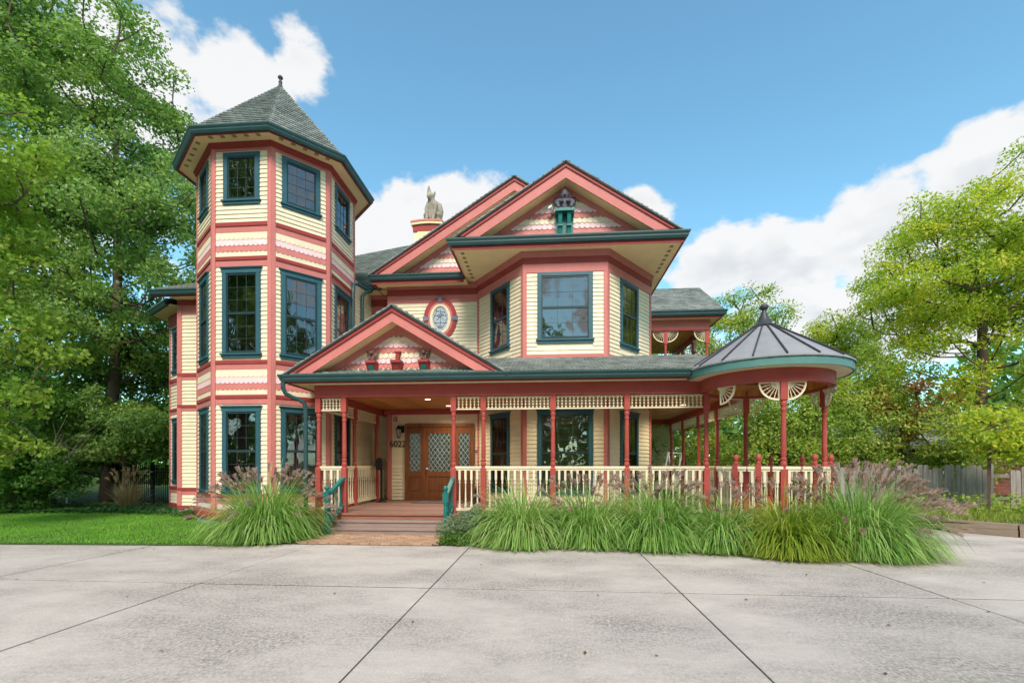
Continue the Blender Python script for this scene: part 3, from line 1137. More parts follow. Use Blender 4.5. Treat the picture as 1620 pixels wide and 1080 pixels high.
for (dx, dz, ang) in ((0, .60, 0), (-.465, 0, 90), (.465, 0, -90)):
    M = F @ Matrix.Translation((s + dx, 0, zc + dz)) @ Matrix.Rotation(math.radians(-ang), 4, "Y")
    b = MB()
    b.hexa([M @ Vector(q) for q in ((-.045, -.075, -.10), (.045, -.075, -.10), (.045, 0, -.10), (-.045, 0, -.10), (-.085, -.085, .075), (.085, -.085, .075), (.085, 0, .075), (-.085, 0, .075))])
    b.build("keystone", "slate_blue", ow)
for z0, z1, o, mt in ((zo(478.5), zo(467), .022, "pink"), (zo(466.9), zo(458), .05, "dark_red"), (zo(457.9), zo(450), .085, "pink")):
    b = MB(); b.fbox(F, -.02, L, z0, z1, .0, o); b.build("frieze_board", mt, H)
# bay, two storeys
for i in range(3):
    L = (Vector(BAY[i + 1]) - Vector(BAY[i])).length
    m = L / 2
    hw = .73 if i == 1 else .50
    if i == 0:
        m = 1.28
    if i == 2:
        m = L - 1.28
    F, L, w_ = wall_face("bay_wall", BAY[i], BAY[i + 1], FLOOR, EAVE, holes=[(m - hw + .1, m + hw - .1, .83, 2.85), (m - hw + .1, m + hw - .1, 4.84, 6.48)])
    corner_board(F, L, FLOOR, 6.58, True, True, .085)
    window(F, m - hw, m + hw, .75, 2.97, grid=(3, 3))
    clap(F, .085, L - .085, FLOOR + .02, 3.15, w_, [(m - hw, m + hw, .70, 2.97)])
    h2 = .73 if i == 1 else .50
    window(F, m - h2, m + h2, 4.76, 6.585, grid=(3, 2), head=False, curtain=("curtain_plum", None, "curtain_lilac")[i])
    clap(F, .085, L - .085, 4.42, 6.585, w_, [(m - h2, m + h2, 4.70, 6.585)])
    b = MB(); b.fbox(F, .085, L - .085, 4.2, 4.42, .0, .04); b.build("band_board", "pink", H)
for z_ in (.3, 3.75, EAVE - .02):                # floors inside the bay
    b = MB(); b.prism([(x, y, z_) for x, y in ((-2.0, 14.6), (-.6, 12.75), (1.45, 12.75), (2.9, 14.6))], (0, 0, .05)); b.build("bay_floor", "room", H)
b = MB(); b.sweep(BAY, [(0, 6.585), (.03, 6.585), (.03, 6.82), (0, 6.82)]); b.build("frieze_board", "pink", H)
b = MB(); b.sweep(BAY, [(0, 6.821), (.05, 6.821), (.065, 6.97), (0, 6.97)]); b.build("frieze_board", "dark_red", H)
b = MB(); b.sweep(BAY, [(0, 6.971), (.07, 6.971), (.13, 7.118), (0, 7.118)]); b.build("frieze_moulding", "pink", H)
b = MB(); b.box(BLOCK_L + .15, BLOCK_R - .05, BLOCK_Y + .15, 24, .0, EAVE); b.build("block_wall", "cream", H)
b = MB(); b.box(BLOCK_R - .05, BLOCK_R, BLOCK_Y, 24, .3, EAVE); b.build("block_side_wall", "cream", H)

# ---- gables
def gable(cx, half, y0, y1, zg, pitch, yb, tymp_y, name, rake_w=.30, foot=.26, rows=None, bottom_z=None, w=.14, trim=True, mesh_e=.14, slot=None):
    """gable roof facing -Y: rake front at y0, roof runs back to y1; tympanum wall at tymp_y"""
    za = zg + half * pitch
    slope = math.atan(pitch)
    # rake boards (two layers) and roof planes
    for sgn in (-1, 1):
        foot_x, top_x = cx + sgn * half, cx
        drop = rake_w / math.cos(slope)
        poly = [(foot_x, y0, zg), (top_x, y0, za), (top_x, y0, za - drop), (foot_x - sgn * drop / pitch, y0, zg)]
        b = MB(); b.prism(poly, (0, .035, 0)); b.build("rake_board", "pink", H)
        t = .075 / math.cos(slope)
        poly = [(foot_x + sgn * .02, y0 - .035, zg + .01), (top_x, y0 - .035, za + .02), (top_x, y0 - .035, za - t), (foot_x - sgn * t / pitch, y0 - .035, zg + .005)]
        b = MB(); b.prism(poly, (0, .034, 0)); b.build("rake_moulding", "dark_red", H)
        # sloped soffit between rake and tympanum
        poly = [(foot_x - sgn * (drop - .03) / pitch, y0 + .036, zg), (top_x, y0 + .036, za - drop + .03), (top_x, tymp_y - .001, za - drop + .03), (foot_x - sgn * (drop - .03) / pitch, tymp_y - .001, zg)]
        b = MB(); b.prism(poly, (0, 0, .03)); b.build("rake_soffit", "soffit", H)
        # inner trim on the tympanum
        d2, d3 = drop - .03, drop + .13
        poly = [(foot_x - sgn * d2 / pitch, tymp_y - .035, zg), (top_x, tymp_y - .035, za - d2 - .001), (top_x, tymp_y - .035, za - d3), (foot_x - sgn * d3 / pitch, tymp_y - .035, zg)]
        b = MB(); b.prism(poly, (0, .034, 0)); b.build("gable_trim", "pink", H)
        # roof plane
        ex = cx + sgn * (half + .10)
        ze = zg - .10 * pitch
        P = [(ex, y1, ze), (ex, y0 - .06, ze), (cx, y0 - .06, za), (cx, y1, za)]
        P = [(x, y, z + .05) for x, y, z in P]
        if sgn > 0:
            P = [P[1], P[0], P[3], P[2]]
        shingle_roof(name + "_roof", P, th=.045)
    ridge_caps((cx, y0 - .06, za + .035), (cx, y1, za + .035), .10)
    # tympanum and fish-scale shingles
    drop = rake_w / math.cos(slope)
    b = MB(); b.prism([(cx - half, tymp_y + .001, zg - .09), (cx + half, tymp_y + .001, zg - .09), (cx + half, tymp_y + .001, zg), (cx, tymp_y + .001, za), (cx - half, tymp_y + .001, zg)], (0, .1, 0)); ty = b.build("gable_wall", "pale_pink", H)
    F, L = frame((cx - half, tymp_y), (cx + half, tymp_y))
    bz = bottom_z if bottom_z is not None else zg
    cols = ["cream", "rose", "pale_pink"]
    d3 = drop + .10
    k = 0
    zz = bz
    while zz < za - d3:
        c = cols[k % 3]
        lim = (za - d3 - (zz + .02)) / pitch
        xx = -half + (k % 2) * w * .5
        while xx < half:
            if abs(xx) < lim + w * .2:
                M = F @ Matrix.Translation((half + xx + random.gauss(0, .0025), -.002, zz + .13 + random.gauss(0, .003))) @ Matrix.Diagonal((w / .14, 1, mesh_e / .14, 1))
                piece("scale", SCAL[c], M, ty, .02)
            xx += w
        zz += mesh_e
        k += 1
    return za

G1 = (.44, 2.78, 12.15, 22.0, 7.40, .637)
gable(G1[0], G1[1], G1[2], G1[3], G1[4], G1[5], None, 12.62, "front_gable", bottom_z=7.42)
G2 = (-1.0, 4.32, 13.98, 22.0, 7.24, .632)
gable(G2[0], G2[1], G2[2], G2[3], G2[4], G2[5], None, 14.44, "cross_gable", bottom_z=7.27)
# gable eaves boxes: soffit + fascia + gutter
b = MB(); b.box(G1[0] - 2.93, G1[0] + 2.93, 12.22, 14.6, EAVE, EAVE + .03); b.build("soffit", "soffit", H)
p1 = [(G1[0] - 2.93, 14.2), (G1[0] - 2.93, 12.22), (G1[0] + 2.93, 12.22), (G1[0] + 2.93, 20.0)]
b = MB(); b.sweep(p1, [(0, EAVE - .03), (.025, EAVE - .03), (.025, EAVE + .2), (0, EAVE + .2)]); b.build("fascia", "dark_red", H)
gutter(p1, .026, EAVE + .06, sc=1.15)
b = MB(); b.box(G1[0] + 2.6, G1[0] + 2.93, 14.6, 20.0, EAVE, EAVE + .03); b.build("soffit", "soffit", H)
b = MB(); b.box(G1[0] - 2.88, G1[0] + 2.88, 12.24, 12.6, 7.28, 7.33); b.build("gable_apron", "gutter", H)
b = MB(); b.box(-5.28, G1[0] - 2.9, 14.03, 14.55, EAVE - .10, EAVE - .07); b.build("soffit", "soffit", H)
p2 = [(-5.30, 15.0), (-5.30, 14.03), (G1[0] - 2.97, 14.03)]
b = MB(); b.sweep(p2, [(0, EAVE - .16), (.025, EAVE - .16), (.025, EAVE + .10), (0, EAVE + .10)]); b.build("fascia", "dark_red", H)
gutter(p2, .026, EAVE - .06, sc=1.05)
b = MB(); b.box(-5.28, G1[0] - 2.9, 14.05, 14.43, 7.16, 7.20); b.build("gable_apron", "gutter", H)
gutter([(-6.6, 14.55), (-5.2, 14.55)], .026, EAVE - .14, sc=1.0)
b = MB(); b.box(-6.6, -5.0, 14.56, 15.0, EAVE - .15, EAVE - .12); b.build("soffit", "soffit", H)
# soffit vents of the front gable
for k in range(7):
    for sx in (-1, 1):
        b = MB()
        x = G1[0] + sx * 2.72
        b.box(x - .045, x + .045, 12.42 + k * .27, 12.42 + k * .27 + .13, EAVE - .004, EAVE - .0005)
        b.build("soffit_vent", "vent", H)
# main hip roof
shingle_roof("main_roof", [(-7.0, 14.52, 7.10), (-4.4, 14.52, 7.10), (-1.0, 22.0, 11.82), (-6.3, 22.7, 12.25), (-9.6, 18.2, 9.42), (-9.6, 16.0, 8.03)], e=.14, w=.2)
b = MB(); b.prism([(-8.4, 19.9, 10.3), (-6.3, 22.8, 12.1), (-3.0, 24.0, 10), (-8.4, 24, 9.0)], (0, 0, -.1)); b.build("rear_roof", "shingle", H)
# chimney
ch = (-4.46, 17.6)
CZ = 10.40
b = MB(); b.box(ch[0] - .50, ch[0] + .50, ch[1] - .4, ch[1] + .4, 7.2, CZ - .17); chim = b.build("chimney", "cream", H)
b = MB(); b.box(ch[0] - .36, ch[0] + .36, ch[1] - .43, ch[1] - .401, 8.0, CZ - .25); b.build("chimney_panel", "soffit", chim)
b = MB(); b.box(ch[0] - .53, ch[0] + .53, ch[1] - .44, ch[1] + .44, CZ - .30, CZ - .085); b.build("chimney_band", "dark_red", chim)
n = 10
prof = [(ch[0] - .60 + 1.20 * i / n, CZ + .05 * math.sin(math.pi * i / n)) for i in range(n + 1)]
b = MB(); b.prism([(x, ch[1] - .52, z) for x, z in prof] + [(x, ch[1] - .52, z + .065) for x, z in prof[::-1]], (0, 1.04, 0)); b.build("chimney_cap", "rose", chim)
b = MB(); b.prism([(x * .98 + ch[0] * .02, ch[1] - .50, z - .085) for x, z in prof] + [(x * .98 + ch[0] * .02, ch[1] - .50, z - .001) for x, z in prof[::-1]], (0, 1.0, 0)); b.build("chimney_cornice", "soffit", chim)

# ---- downspouts
def pipe(name, pts, r=.04, mat="gutter"):
    b = MB(); b.tube(pts, r, 8)
    return b.build(name, mat, H, 50)
pipe("downspout", [(-5.92, 10.18, 3.34), (-5.92, 10.18, 3.22), (-5.88, 10.21, 3.10), (-5.76, 10.29, 3.02), (-5.64, 10.36, 2.98), (-5.55, 10.42, 2.90), (-5.53, 10.44, 2.75), (-5.53, 10.44, .25)], .05, "gutter")
pipe("downspout", [(-5.50, 14.47, 7.0), (-5.52, 14.40, 6.90), (-5.60, 14.16, 6.78), (-5.655, 14.06, 6.62), (-5.655, 14.05, 6.4), (-5.655, 14.05, 4.2)], .05)
pipe("downspout", [(-5.62, 14.47, 7.0), (-5.62, 14.30, 6.92), (-5.64, 13.60, 6.84), (-5.655, 13.40, 6.74), (-5.655, 13.36, 6.5), (-5.655, 13.36, 4.2)], .05)
# ------------------------------------------------------------------ porch
PY = 10.60                                    # front post line
PX = [-5.30, -4.69, -2.14, -1.46, .10, 1.72, 3.42]
BEAM0, BEAM1 = 3.05, 3.33
SIDE_X, LEFT_X = 4.65, -5.25
GC, GR = (4.52, 10.35), 1.19                  # gazebo centre, post ring radius
SIDE_Y = [11.85, 13.5, 15.1, 16.8, 18.4]

# turned post, square at both ends
def post_mesh(name, top, sq0=1.02, sqt=.34, w=.061, mat="post_red"):
    b = MB()
    b.box(-w, w, -w, w, 0, sq0)
    b.hexa([(-w, -w, sq0), (w, -w, sq0), (w, w, sq0), (-w, w, sq0), (-w * .6, -w * .6, sq0 + .03), (w * .6, -w * .6, sq0 + .03), (w * .6, w * .6, sq0 + .03), (-w * .6, w * .6, sq0 + .03)])
    z1 = top - sqt
    k = z1 - sq0
    prof = [(.045, sq0), (.045, sq0 + .04), (.060, sq0 + .07), (.062, sq0 + .11), (.045, sq0 + .15), (.058, sq0 + .18), (.058, sq0 + .20), (.040, sq0 + .22),
            (.052, sq0 + .27), (.050, sq0 + .27 + .25 * (k - .5)), (.044, z1 - .26), (.042, z1 - .22), (.056, z1 - .19), (.056, z1 - .17), (.042, z1 - .15), (.046, z1 - .12), (.060, z1 - .08), (.056, z1 - .05), (.046, z1 - .03), (.046, z1)]
    b.lathe(prof, 14)
    b.hexa([(-w * .6, -w * .6, z1 - .03), (w * .6, -w * .6, z1 - .03), (w * .6, w * .6, z1 - .03), (-w * .6, w * .6, z1 - .03), (-w, -w, z1), (w, -w, z1), (w, w, z1), (-w, w, z1)])
    b.box(-w, w, -w, w, z1, top)
    return b.mesh(name, mat, 40)
POST = post_mesh("porch_post", BEAM0 - FLOOR)
def post(x, y, z=FLOOR, me=None, name="porch_post", rot=0):
    return put(name, me or POST, H, Matrix.Translation((x, y, z)) @ Matrix.Rotation(rot, 4, "Z"))
for x in PX:
    post(x, PY)
for y in (12.5, 14.15):
    post(LEFT_X, y)
for y in SIDE_Y[1:]:
    post(SIDE_X, y)

# balusters, spindles
def bal_mesh(h):
    b = MB()
    w = .024
    b.box(-w, w, -w, w, 0, h * .10)
    b.lathe([(.020, h * .10), (.026, h * .13), (.016, h * .16), (.020, h * .22), (.016, h * .40), (.013, h * .58), (.013, h * .62), (.024, h * .64), (.024, h * .655), (.014, h * .67), (.022, h * .70), (.022, h * .72)], 8)
    b.box(-w, w, -w, w, h * .72, h)
    return b.mesh("baluster", "rail_cream", 45)
RAIL_T, RAIL_B = FLOOR + 1.03, FLOOR + .12
BALM = bal_mesh(RAIL_T - RAIL_B - .02)
def railing(path, closed=False, sp=.14, z=FLOOR, name="railing", balm=None, ends=.07):
    """cream railing along a list of points"""
    b = MB()
    for a, c in zip(path[:-1], path[1:]):
        a, c = Vector((*a, 0)), Vector((*c, 0))
        d = (c - a).normalized()
        e0, e1 = a + d * ends * .6, c - d * ends * .6
        for zz, w, h in ((z + 1.045, .085, .05), (z + 1.00, .05, .045), (z + .10, .055, .06)):
            b.bar(e0 + Vector((0, 0, zz)), e1 + Vector((0, 0, zz)), w, h)
    r = b.build(name, "rail_cream", H)
    for a, c in zip(path[:-1], path[1:]):
        a, c = Vector((*a, 0)), Vector((*c, 0))
        L = (c - a).length - 2 * ends
        n = max(1, round(L / sp))
        d = (c - a).normalized()
        ang = math.atan2(d.y, d.x)
        for i in range(n):
            p = a + d * (ends + L * (i + .5) / n)
            put("baluster", balm or BALM, r, Matrix.Translation((p.x, p.y, z + .12)) @ Matrix.Rotation(ang, 4, "Z"))
    return r
railing([(PX[0], PY), (PX[1], PY)])
for a, c in zip(PX[2:-1], PX[3:]):
    railing([(a, PY), (c, PY)])
railing([(LEFT_X, PY), (LEFT_X, 12.5)])
railing([(LEFT_X, 12.5), (LEFT_X, 14.15)])
railing([(LEFT_X, 14.15), (LEFT_X, 14.9)])
for a, c in zip(SIDE_Y[:-1], SIDE_Y[1:]):
    railing([(SIDE_X, a), (SIDE_X, c)])

FZ0, FZ1 = 2.745, 3.03
def spindle_mesh(h):
    b = MB()
    pr = [(.006, 0)]
    for k in range(4):
        c = h * (k + .5) / 4
        pr += [(.006, c - .022), (.021, c - .012), (.026, c), (.021, c + .012), (.006, c + .022)]
    pr.append((.006, h))
    b.lathe(pr, 7)
    return b.mesh("spindle", "rail_cream", 50)
SPIN = spindle_mesh(FZ1 - FZ0 - .03)
def frieze(a, c, z0=FZ0, z1=FZ1, sp=.085, ends=.07):
    a, c = Vector((*a, 0)), Vector((*c, 0))
    d = (c - a).normalized()
    b = MB()
    for zz in (z0 + .012, z1 - .012):
        b.bar(a + d * ends + Vector((0, 0, zz)), c - d * ends + Vector((0, 0, zz)), .035, .026)
    r = b.build("spindle_frieze", "rail_cream", H)
    L = (c - a).length - 2 * ends
    n = max(2, round(L / sp))
    for i in range(n):
        p = a + d * (ends + L * (i + .5) / n)
        put("spindle", SPIN, r, Matrix.Translation((p.x, p.y, z0 + .015)))
for k in (0, 2, 3, 4, 5):
    frieze((PX[k], PY), (PX[k + 1], PY))
frieze((LEFT_X, PY), (LEFT_X, 12.5))
frieze((LEFT_X, 12.5), (LEFT_X, 14.15))
for a, c in zip(SIDE_Y[:-1], SIDE_Y[1:]):
    frieze((SIDE_X, a), (SIDE_X, c), sp=.10)

# beams
def beam(pts, z0=BEAM0, z1=BEAM1, w=.16, name="porch_beam", mat="post_red"):
    for a, c in zip(pts[:-1], pts[1:]):
        b = MB()
        b.bar((a[0], a[1], (z0 + z1) / 2), (c[0], c[1], (z0 + z1) / 2), w, z1 - z0)
        b.build(name, mat, H)
beam([(LEFT_X - .12, PY), (3.44, PY)])
beam([(LEFT_X, PY + .08), (LEFT_X, 14.9)], w=.14)
beam([(SIDE_X, 11.45), (SIDE_X, 18.6)], w=.14)
beam([(BLOCK_L - .1, 14.44), (-2.1, 14.44)], 3.06, 3.20, .08)
beam([(SIDE_X + .07, 18.55), (BLOCK_R, 18.55)], w=.14)
# cream cove strip above the beam
b = MB(); b.sweep([(LEFT_X - .13, 14.8), (LEFT_X - .13, PY - .09), (3.5, PY - .09)], [(-.02, BEAM1), (.03, BEAM1), (.045, BEAM1 + .02), (-.02, BEAM1 + .02)]); b.build("cove_strip", "rail_cream", H)

# ceiling boards and floor boards
nb = 46
ctop = 3.22
cx0, cx1 = -5.2, 4.6
bw = (cx1 - cx0) / nb
for i in range(nb):
    x0 = cx0 + i * bw
    y1 = 14.95 if x0 < 3.0 else 18.5
    b = MB(); b.box(x0 + .004, x0 + bw - .004, PY + .085, y1, ctop, ctop + .02)
    b.build("ceiling_board", "ceiling_wood", H)
b = MB(); b.box(cx0, cx1, PY + .08, 18.5, ctop + .021, ctop + .05); b.build("ceiling", "dark_wood", H)
yy = PY - .14
k = 0
while yy < 14.85:
    b = MB(); b.box(-5.34, 5.4 if yy > 12 else 3.6, yy, yy + .132, FLOOR - .035, FLOOR)
    b.build("floor_board", "deck", H)
    yy += .138
    k += 1
b = MB(); b.box(BLOCK_R, 5.0, 14.85, 18.7, FLOOR - .035, FLOOR); b.build("porch_floor", "deck", H)
b = MB(); b.box(-5.34, 4.8, PY - .10, 18.7, FLOOR - .30, FLOOR - .036); b.build("porch_frame", "dark_wood", H)
b = MB(); b.box(-5.38, -4.72, PY - .145, PY - .12, .02, FLOOR - .04); b.box(-2.1, 3.6, PY - .145, PY - .12, .02, FLOOR - .04); b.build("porch_skirt", "post_red", H)
# lit recessed lamps in the ceiling; two are unseen extras warming the porch
for (x, y) in ((-3.15, 12.2), (-2.9, 13.6), (3.85, 13.9), (.4, 11.6)):
    b = MB(); b.lathe([(.075, ctop - .012), (.095, ctop - .012), (.095, ctop - .001), (.075, ctop - .001)], 16, Matrix.Translation((x, y, 0)), cap=False)
    o = b.build("recessed_lamp", "white_metal", H)
    b = MB(); b.lathe([(.074, ctop - .006), (.074, ctop - .003)], 16, Matrix.Translation((x, y, 0)))
    b.build("bulb_lens", "lamp_on", o)
    ld = bpy.data.lights.new("recessed_lamp_light", "SPOT")
    ld.energy = 95
    ld.color = (1.0, .84, .62)
    ld.spot_size = math.radians(150)
    ld.spot_blend = .9
    ld.shadow_soft_size = .07
    lo = bpy.data.objects.new("recessed_lamp_light", ld)
    COL.objects.link(lo)
    lo.location = (x, y, ctop - .03)

# steps
SX0, SX1 = -4.80, -2.05
for k, (y0, y1, z, mt) in enumerate(((PY - .44, PY - .13, .268, "step_wood"), (PY - .74, PY - .41, .135, "step_wood"))):
    b = MB(); b.box(SX0 - .03 * k, SX1 + .03 * k, y0, y1, z - .035, z); b.build("tread", mt, H)
for k, (y, z0, z1, mt) in enumerate(((PY - .155, .27, FLOOR - .036, "step_red"), (PY - .415, .137, .232, "step_wood"), (PY - .715, -.01, .099, "step_wood"))):
    b = MB(); b.box(SX0 + .02, SX1 - .02, y, y + .02, z0, z1); b.build("riser", mt, H)
b = MB(); b.box(SX0, SX1, PY - .19, PY - .13, FLOOR - .034, FLOOR + .002); b.build("nosing", "step_red", H)

# teal stair rails
def newel_mesh(h, mat, w=.055, name="newel"):
    b = MB()
    b.box(-w, w, -w, w, 0, h * .30)
    b.lathe([(.04, h * .30), (.05, h * .32), (.05, h * .34), (.033, h * .36), (.045, h * .46), (.045, h * .52), (.036, h * .62), (.05, h * .635), (.05, h * .655), (.038, h * .67)], 12)
    b.box(-w, w, -w, w, h * .67, h * .86)
    b.lathe([(.045, h * .86), (.05, h * .875), (.03, h * .89), (.03, h * .90), (.05, h * .925), (.055, h * .95), (.048, h * .98), (.02, h)], 12)
    return b.mesh(name, mat, 40)
NEW = newel_mesh(1.06, "rail_teal")
for x, xt in ((SX0 + .08, PX[1] - .0), (SX1 - .10, PX[2] - .0)):
    nw = put("stair_newel", NEW, H, Matrix.Translation((x, PY - .80, 0)))
    a, c = Vector((x, PY - .78, .84)), Vector((xt, PY - .05, 1.20))
    b = MB(); b.bar(a, c, .085, .06); b.bar(a - Vector((0, 0, .60)), c - Vector((0, 0, .62)), .05, .06); sr = b.build("stair_rail", "rail_teal", H)
    for i in range(4):
        t = (i + .7) / 4.6
        p = a.lerp(c, t)
        b = MB()
        b.lathe([(.022, -.60), (.022, -.5), (.014, -.46), (.02, -.3), (.013, -.2), (.022, -.16), (.022, -.02)], 8, Matrix.Translation(p))
        b.build("stair_baluster", "rail_teal", sr, 45)

# eaves: soffit, fascia, gutter, roof
pe = [(-5.87, 14.4), (-5.87, PY - .36), (3.62, PY - .36)]
b = MB(); b.sweep(pe, [(-.70, BEAM1 + .022), (0, BEAM1 + .022), (0, BEAM1 + .045), (-.70, BEAM1 + .045)]); b.build("soffit", "soffit", H)
b = MB(); b.sweep(pe, [(0.0, BEAM1 - .01), (.022, BEAM1 - .01), (.022, BEAM1 + .16), (0.0, BEAM1 + .16)]); b.build("fascia", "dark_red", H)
gutter(pe, .023, BEAM1 + .02, sc=1.05)
RZ0, RZ1 = 3.50, 4.36
shingle_roof("porch_roof", [(-5.95, PY - .44, RZ0), (4.9, PY - .44, RZ0), (3.85, 12.75, RZ1), (-4.0, 12.75, RZ1), (-5.95, 12.75, RZ1)], w=.19, e=.145)
shingle_roof("porch_roof", [(5.1, 10.9, RZ0), (5.1, 19.0, RZ0), (3.9, 19.0, RZ1), (3.9, 12.75, RZ1)], w=.19, e=.145)
b = MB(); b.box(-5.9, 3.9, 12.74, 14.9, RZ1 - .06, RZ1 - .01); b.box(BLOCK_R, 3.95, 14.9, 19.0, RZ1 - .06, RZ1 - .01); b.build("balcony_deck", "shingle", H)
b = MB(); b.prism([(-4.99, 12.75, RZ1), (-2.1, 12.75, RZ1), (-2.1, 14.5, RZ1 + .02), (-4.99, 14.5, RZ1 + .02)], (0, 0, .03)); b.build("flat_roof", "shingle", H)

# porch gable with corbels
GP = (-3.42, 2.46, PY - .43, 14.4, 3.47, .60)
gable(GP[0], GP[1], GP[2], GP[3], GP[4], GP[5], None, PY - .02, "porch_gable", rake_w=.26, bottom_z=3.53, w=.118, mesh_e=.118)
b = MB(); b.box(-5.75, -1.0, PY - .40, PY - .03, 3.462, 3.475); b.build("gable_apron", "gutter", H)

def corbel(cx, y, z, w, h, dep, mat, panel, name="corbel", cross=False):
    b = MB()
    b.hexa([(cx - w * .44, y - dep * .30, z), (cx + w * .44, y - dep * .30, z), (cx + w * .44, y, z), (cx - w * .44, y, z),
            (cx - w * .46, y - dep, z + h * .82), (cx + w * .46, y - dep, z + h * .82), (cx + w * .46, y, z + h * .82), (cx - w * .46, y, z + h * .82)])
    b.box(cx - w * .5, cx + w * .5, y - dep * 1.12, y, z + h * .821, z + h)
    b.box(cx - w * .47, cx + w * .47, y - dep * .40, y, z - .03, z - .001)
    o = b.build(name, mat, H)
    if panel:
        b = MB()
        a0, a1 = y - dep * .52, y - dep * .86
        b.hexa([(cx - w * .24, a0 - .018, z + h * .22), (cx + w * .24, a0 - .018, z + h * .22), (cx + w * .24, a0 + .02, z + h * .22), (cx - w * .24, a0 + .02, z + h * .22),
                (cx - w * .24, a1 - .018, z + h * .66), (cx + w * .24, a1 - .018, z + h * .66), (cx + w * .24, a1 + .03, z + h * .66), (cx - w * .24, a1 + .03, z + h * .66)])
        b.build("corbel_panel", panel, o)
    return o
CORB = [(-3.98, PY - .02), (-3.40, PY - .02), (-2.78, PY - .02)]
for x, y in CORB:
    corbel(x, y, 3.53, .235, .31, .24, "dark_red", "rail_teal" if abs(x + 3.4) > .1 else "dark_red")
# upper centre block on the gable
b = MB(); b.box(-3.44, -3.36, PY - .14, PY - .02, 3.88, 4.03); b.box(-3.47, -3.33, PY - .16, PY - .02, 4.031, 4.06); b.build("corbel_stem", "dark_red", H)

# teal bracket under the gable figure
bx, by, bz = .42, 12.60, 7.42
b = MB()
b.box(bx - .225, bx + .225, by - .10, by, bz - .02, bz + .62)
b.box(bx - .25, bx + .25, by - .34, by, bz + .621, bz + .70)
for sx in (-1, 1):
    b.hexa([(bx + sx * .115 - .05, by - .16, bz + .05), (bx + sx * .115 + .05, by - .16, bz + .05), (bx + sx * .115 + .05, by - .09, bz + .05), (bx + sx * .115 - .05, by - .09, bz + .05),
            (bx + sx * .115 - .05, by - .28, bz + .60), (bx + sx * .115 + .05, by - .28, bz + .60), (bx + sx * .115 + .05, by - .09, bz + .60), (bx + sx * .115 - .05, by - .09, bz + .60)])
    b.box(bx + sx * .115 - .062, bx + sx * .115 + .062, by - .25, by - .1, bz + .28, bz + .32)
    b.box(bx + sx * .115 - .075, bx + sx * .115 + .075, by - .19, by - .1, bz, bz + .04)
b.build("gable_bracket", "rail_teal", H)

# ---- front door
F = ENT
D0, D1, DT = DOOR[0], DOOR[1], 2.77
b = MB()
b.fbox(F, D0, D0 + .07, FLOOR, DT, 0, .07); b.fbox(F, D1 - .07, D1, FLOOR, DT, 0, .07); b.fbox(F, D0 + .07, D1 - .07, DT - .09, DT, 0, .07)
b.fbox(F, D0 + .56, D0 + .64, FLOOR, DT - .09, 0, .065); b.fbox(F, D1 - .64, D1 - .56, FLOOR, DT - .09, 0, .065)
b.fbox(F, D0, D1, FLOOR, FLOOR + .04, 0, .08)
dr = b.build("front_door", "door_wood", H)
dr["label"] = "carved wooden front door with leaded glass sidelights"
def leaf(s0, s1, name):
    st = .10 if s1 - s0 > .6 else .075
    z0, z1 = FLOOR + .045, DT - .095
    zg, zp = z0 + .86, z0 + .70
    b = MB()
    b.fbox(F, s0, s0 + st, z0, z1, .0, .04); b.fbox(F, s1 - st, s1, z0, z1, .0, .04)
    b.fbox(F, s0 + st, s1 - st, z1 - .20, z1, .0, .04); b.fbox(F, s0 + st, s1 - st, zp, zg, .0, .04); b.fbox(F, s0 + st, s1 - st, z0, z0 + .22, .0, .04)
    b.fbox(F, s0 + st, s1 - st, z0 + .22, zp, .0, .022)
    b.fbox(F, s0 + st + .05, s1 - st - .05, z0 + .27, zp - .05, .0, .034)
    o = b.build(name, "door_wood", dr)
    b = MB(); b.fbox(F, s0 + st, s1 - st, zg, z1 - .20, .0, .014); b.build("leaded_pane", "leaded_glass", dr)
    b = MB()
    a0, a1, c0, c1 = s0 + st, s1 - st, zg, z1 - .20
    for sg in (1, -1):
        k = -2.0
        while k < 3.0:
            # line z = c0 + sg*1.35*(s - a0) + k
            pts = []
            for s_ in (a0, a1):
                z_ = c0 + sg * 1.35 * (s_ - a0) + k
                if c0 <= z_ <= c1:
                    pts.append((s_, z_))
            for z_ in (c0, c1):
                s_ = a0 + sg * (z_ - c0 - k) / 1.35
                if a0 < s_ < a1:
                    pts.append((s_, z_))
            if len(pts) >= 2:
                (p, q), (r, t) = pts[0], pts[1]
                if abs(p - r) > .02:
                    b.bar(F @ Vector((p, -.018, q)), F @ Vector((r, -.018, t)), .010, .008, (0, 1, 0))
            k += .19
    b.build("leading", "white_lead", dr)
mat_paint("white_lead", (.62, .66, .66), rough=.3, var=.1, bump=0, metal=.3)
leaf(D0 + .07, D0 + .56, "sidelight")
leaf(D0 + .64, D1 - .64, "door_leaf")
leaf(D1 - .56, D1 - .07, "sidelight")
b = MB(); b.sphere(F @ Vector((D0 + .70, -.085, FLOOR + .98)), .032, 10, 7); b.bar(F @ Vector((D0 + .70, -.04, FLOOR + .98)), F @ Vector((D0 + .70, -.085, FLOOR + .98)), .02); b.build("door_knob", "white_metal", dr, 60)
b = MB(); b.fbox(F, .86 - .55, D1 + .12, 2.80, 3.06, .019, .03); b.build("door_head_board", "cream", H)

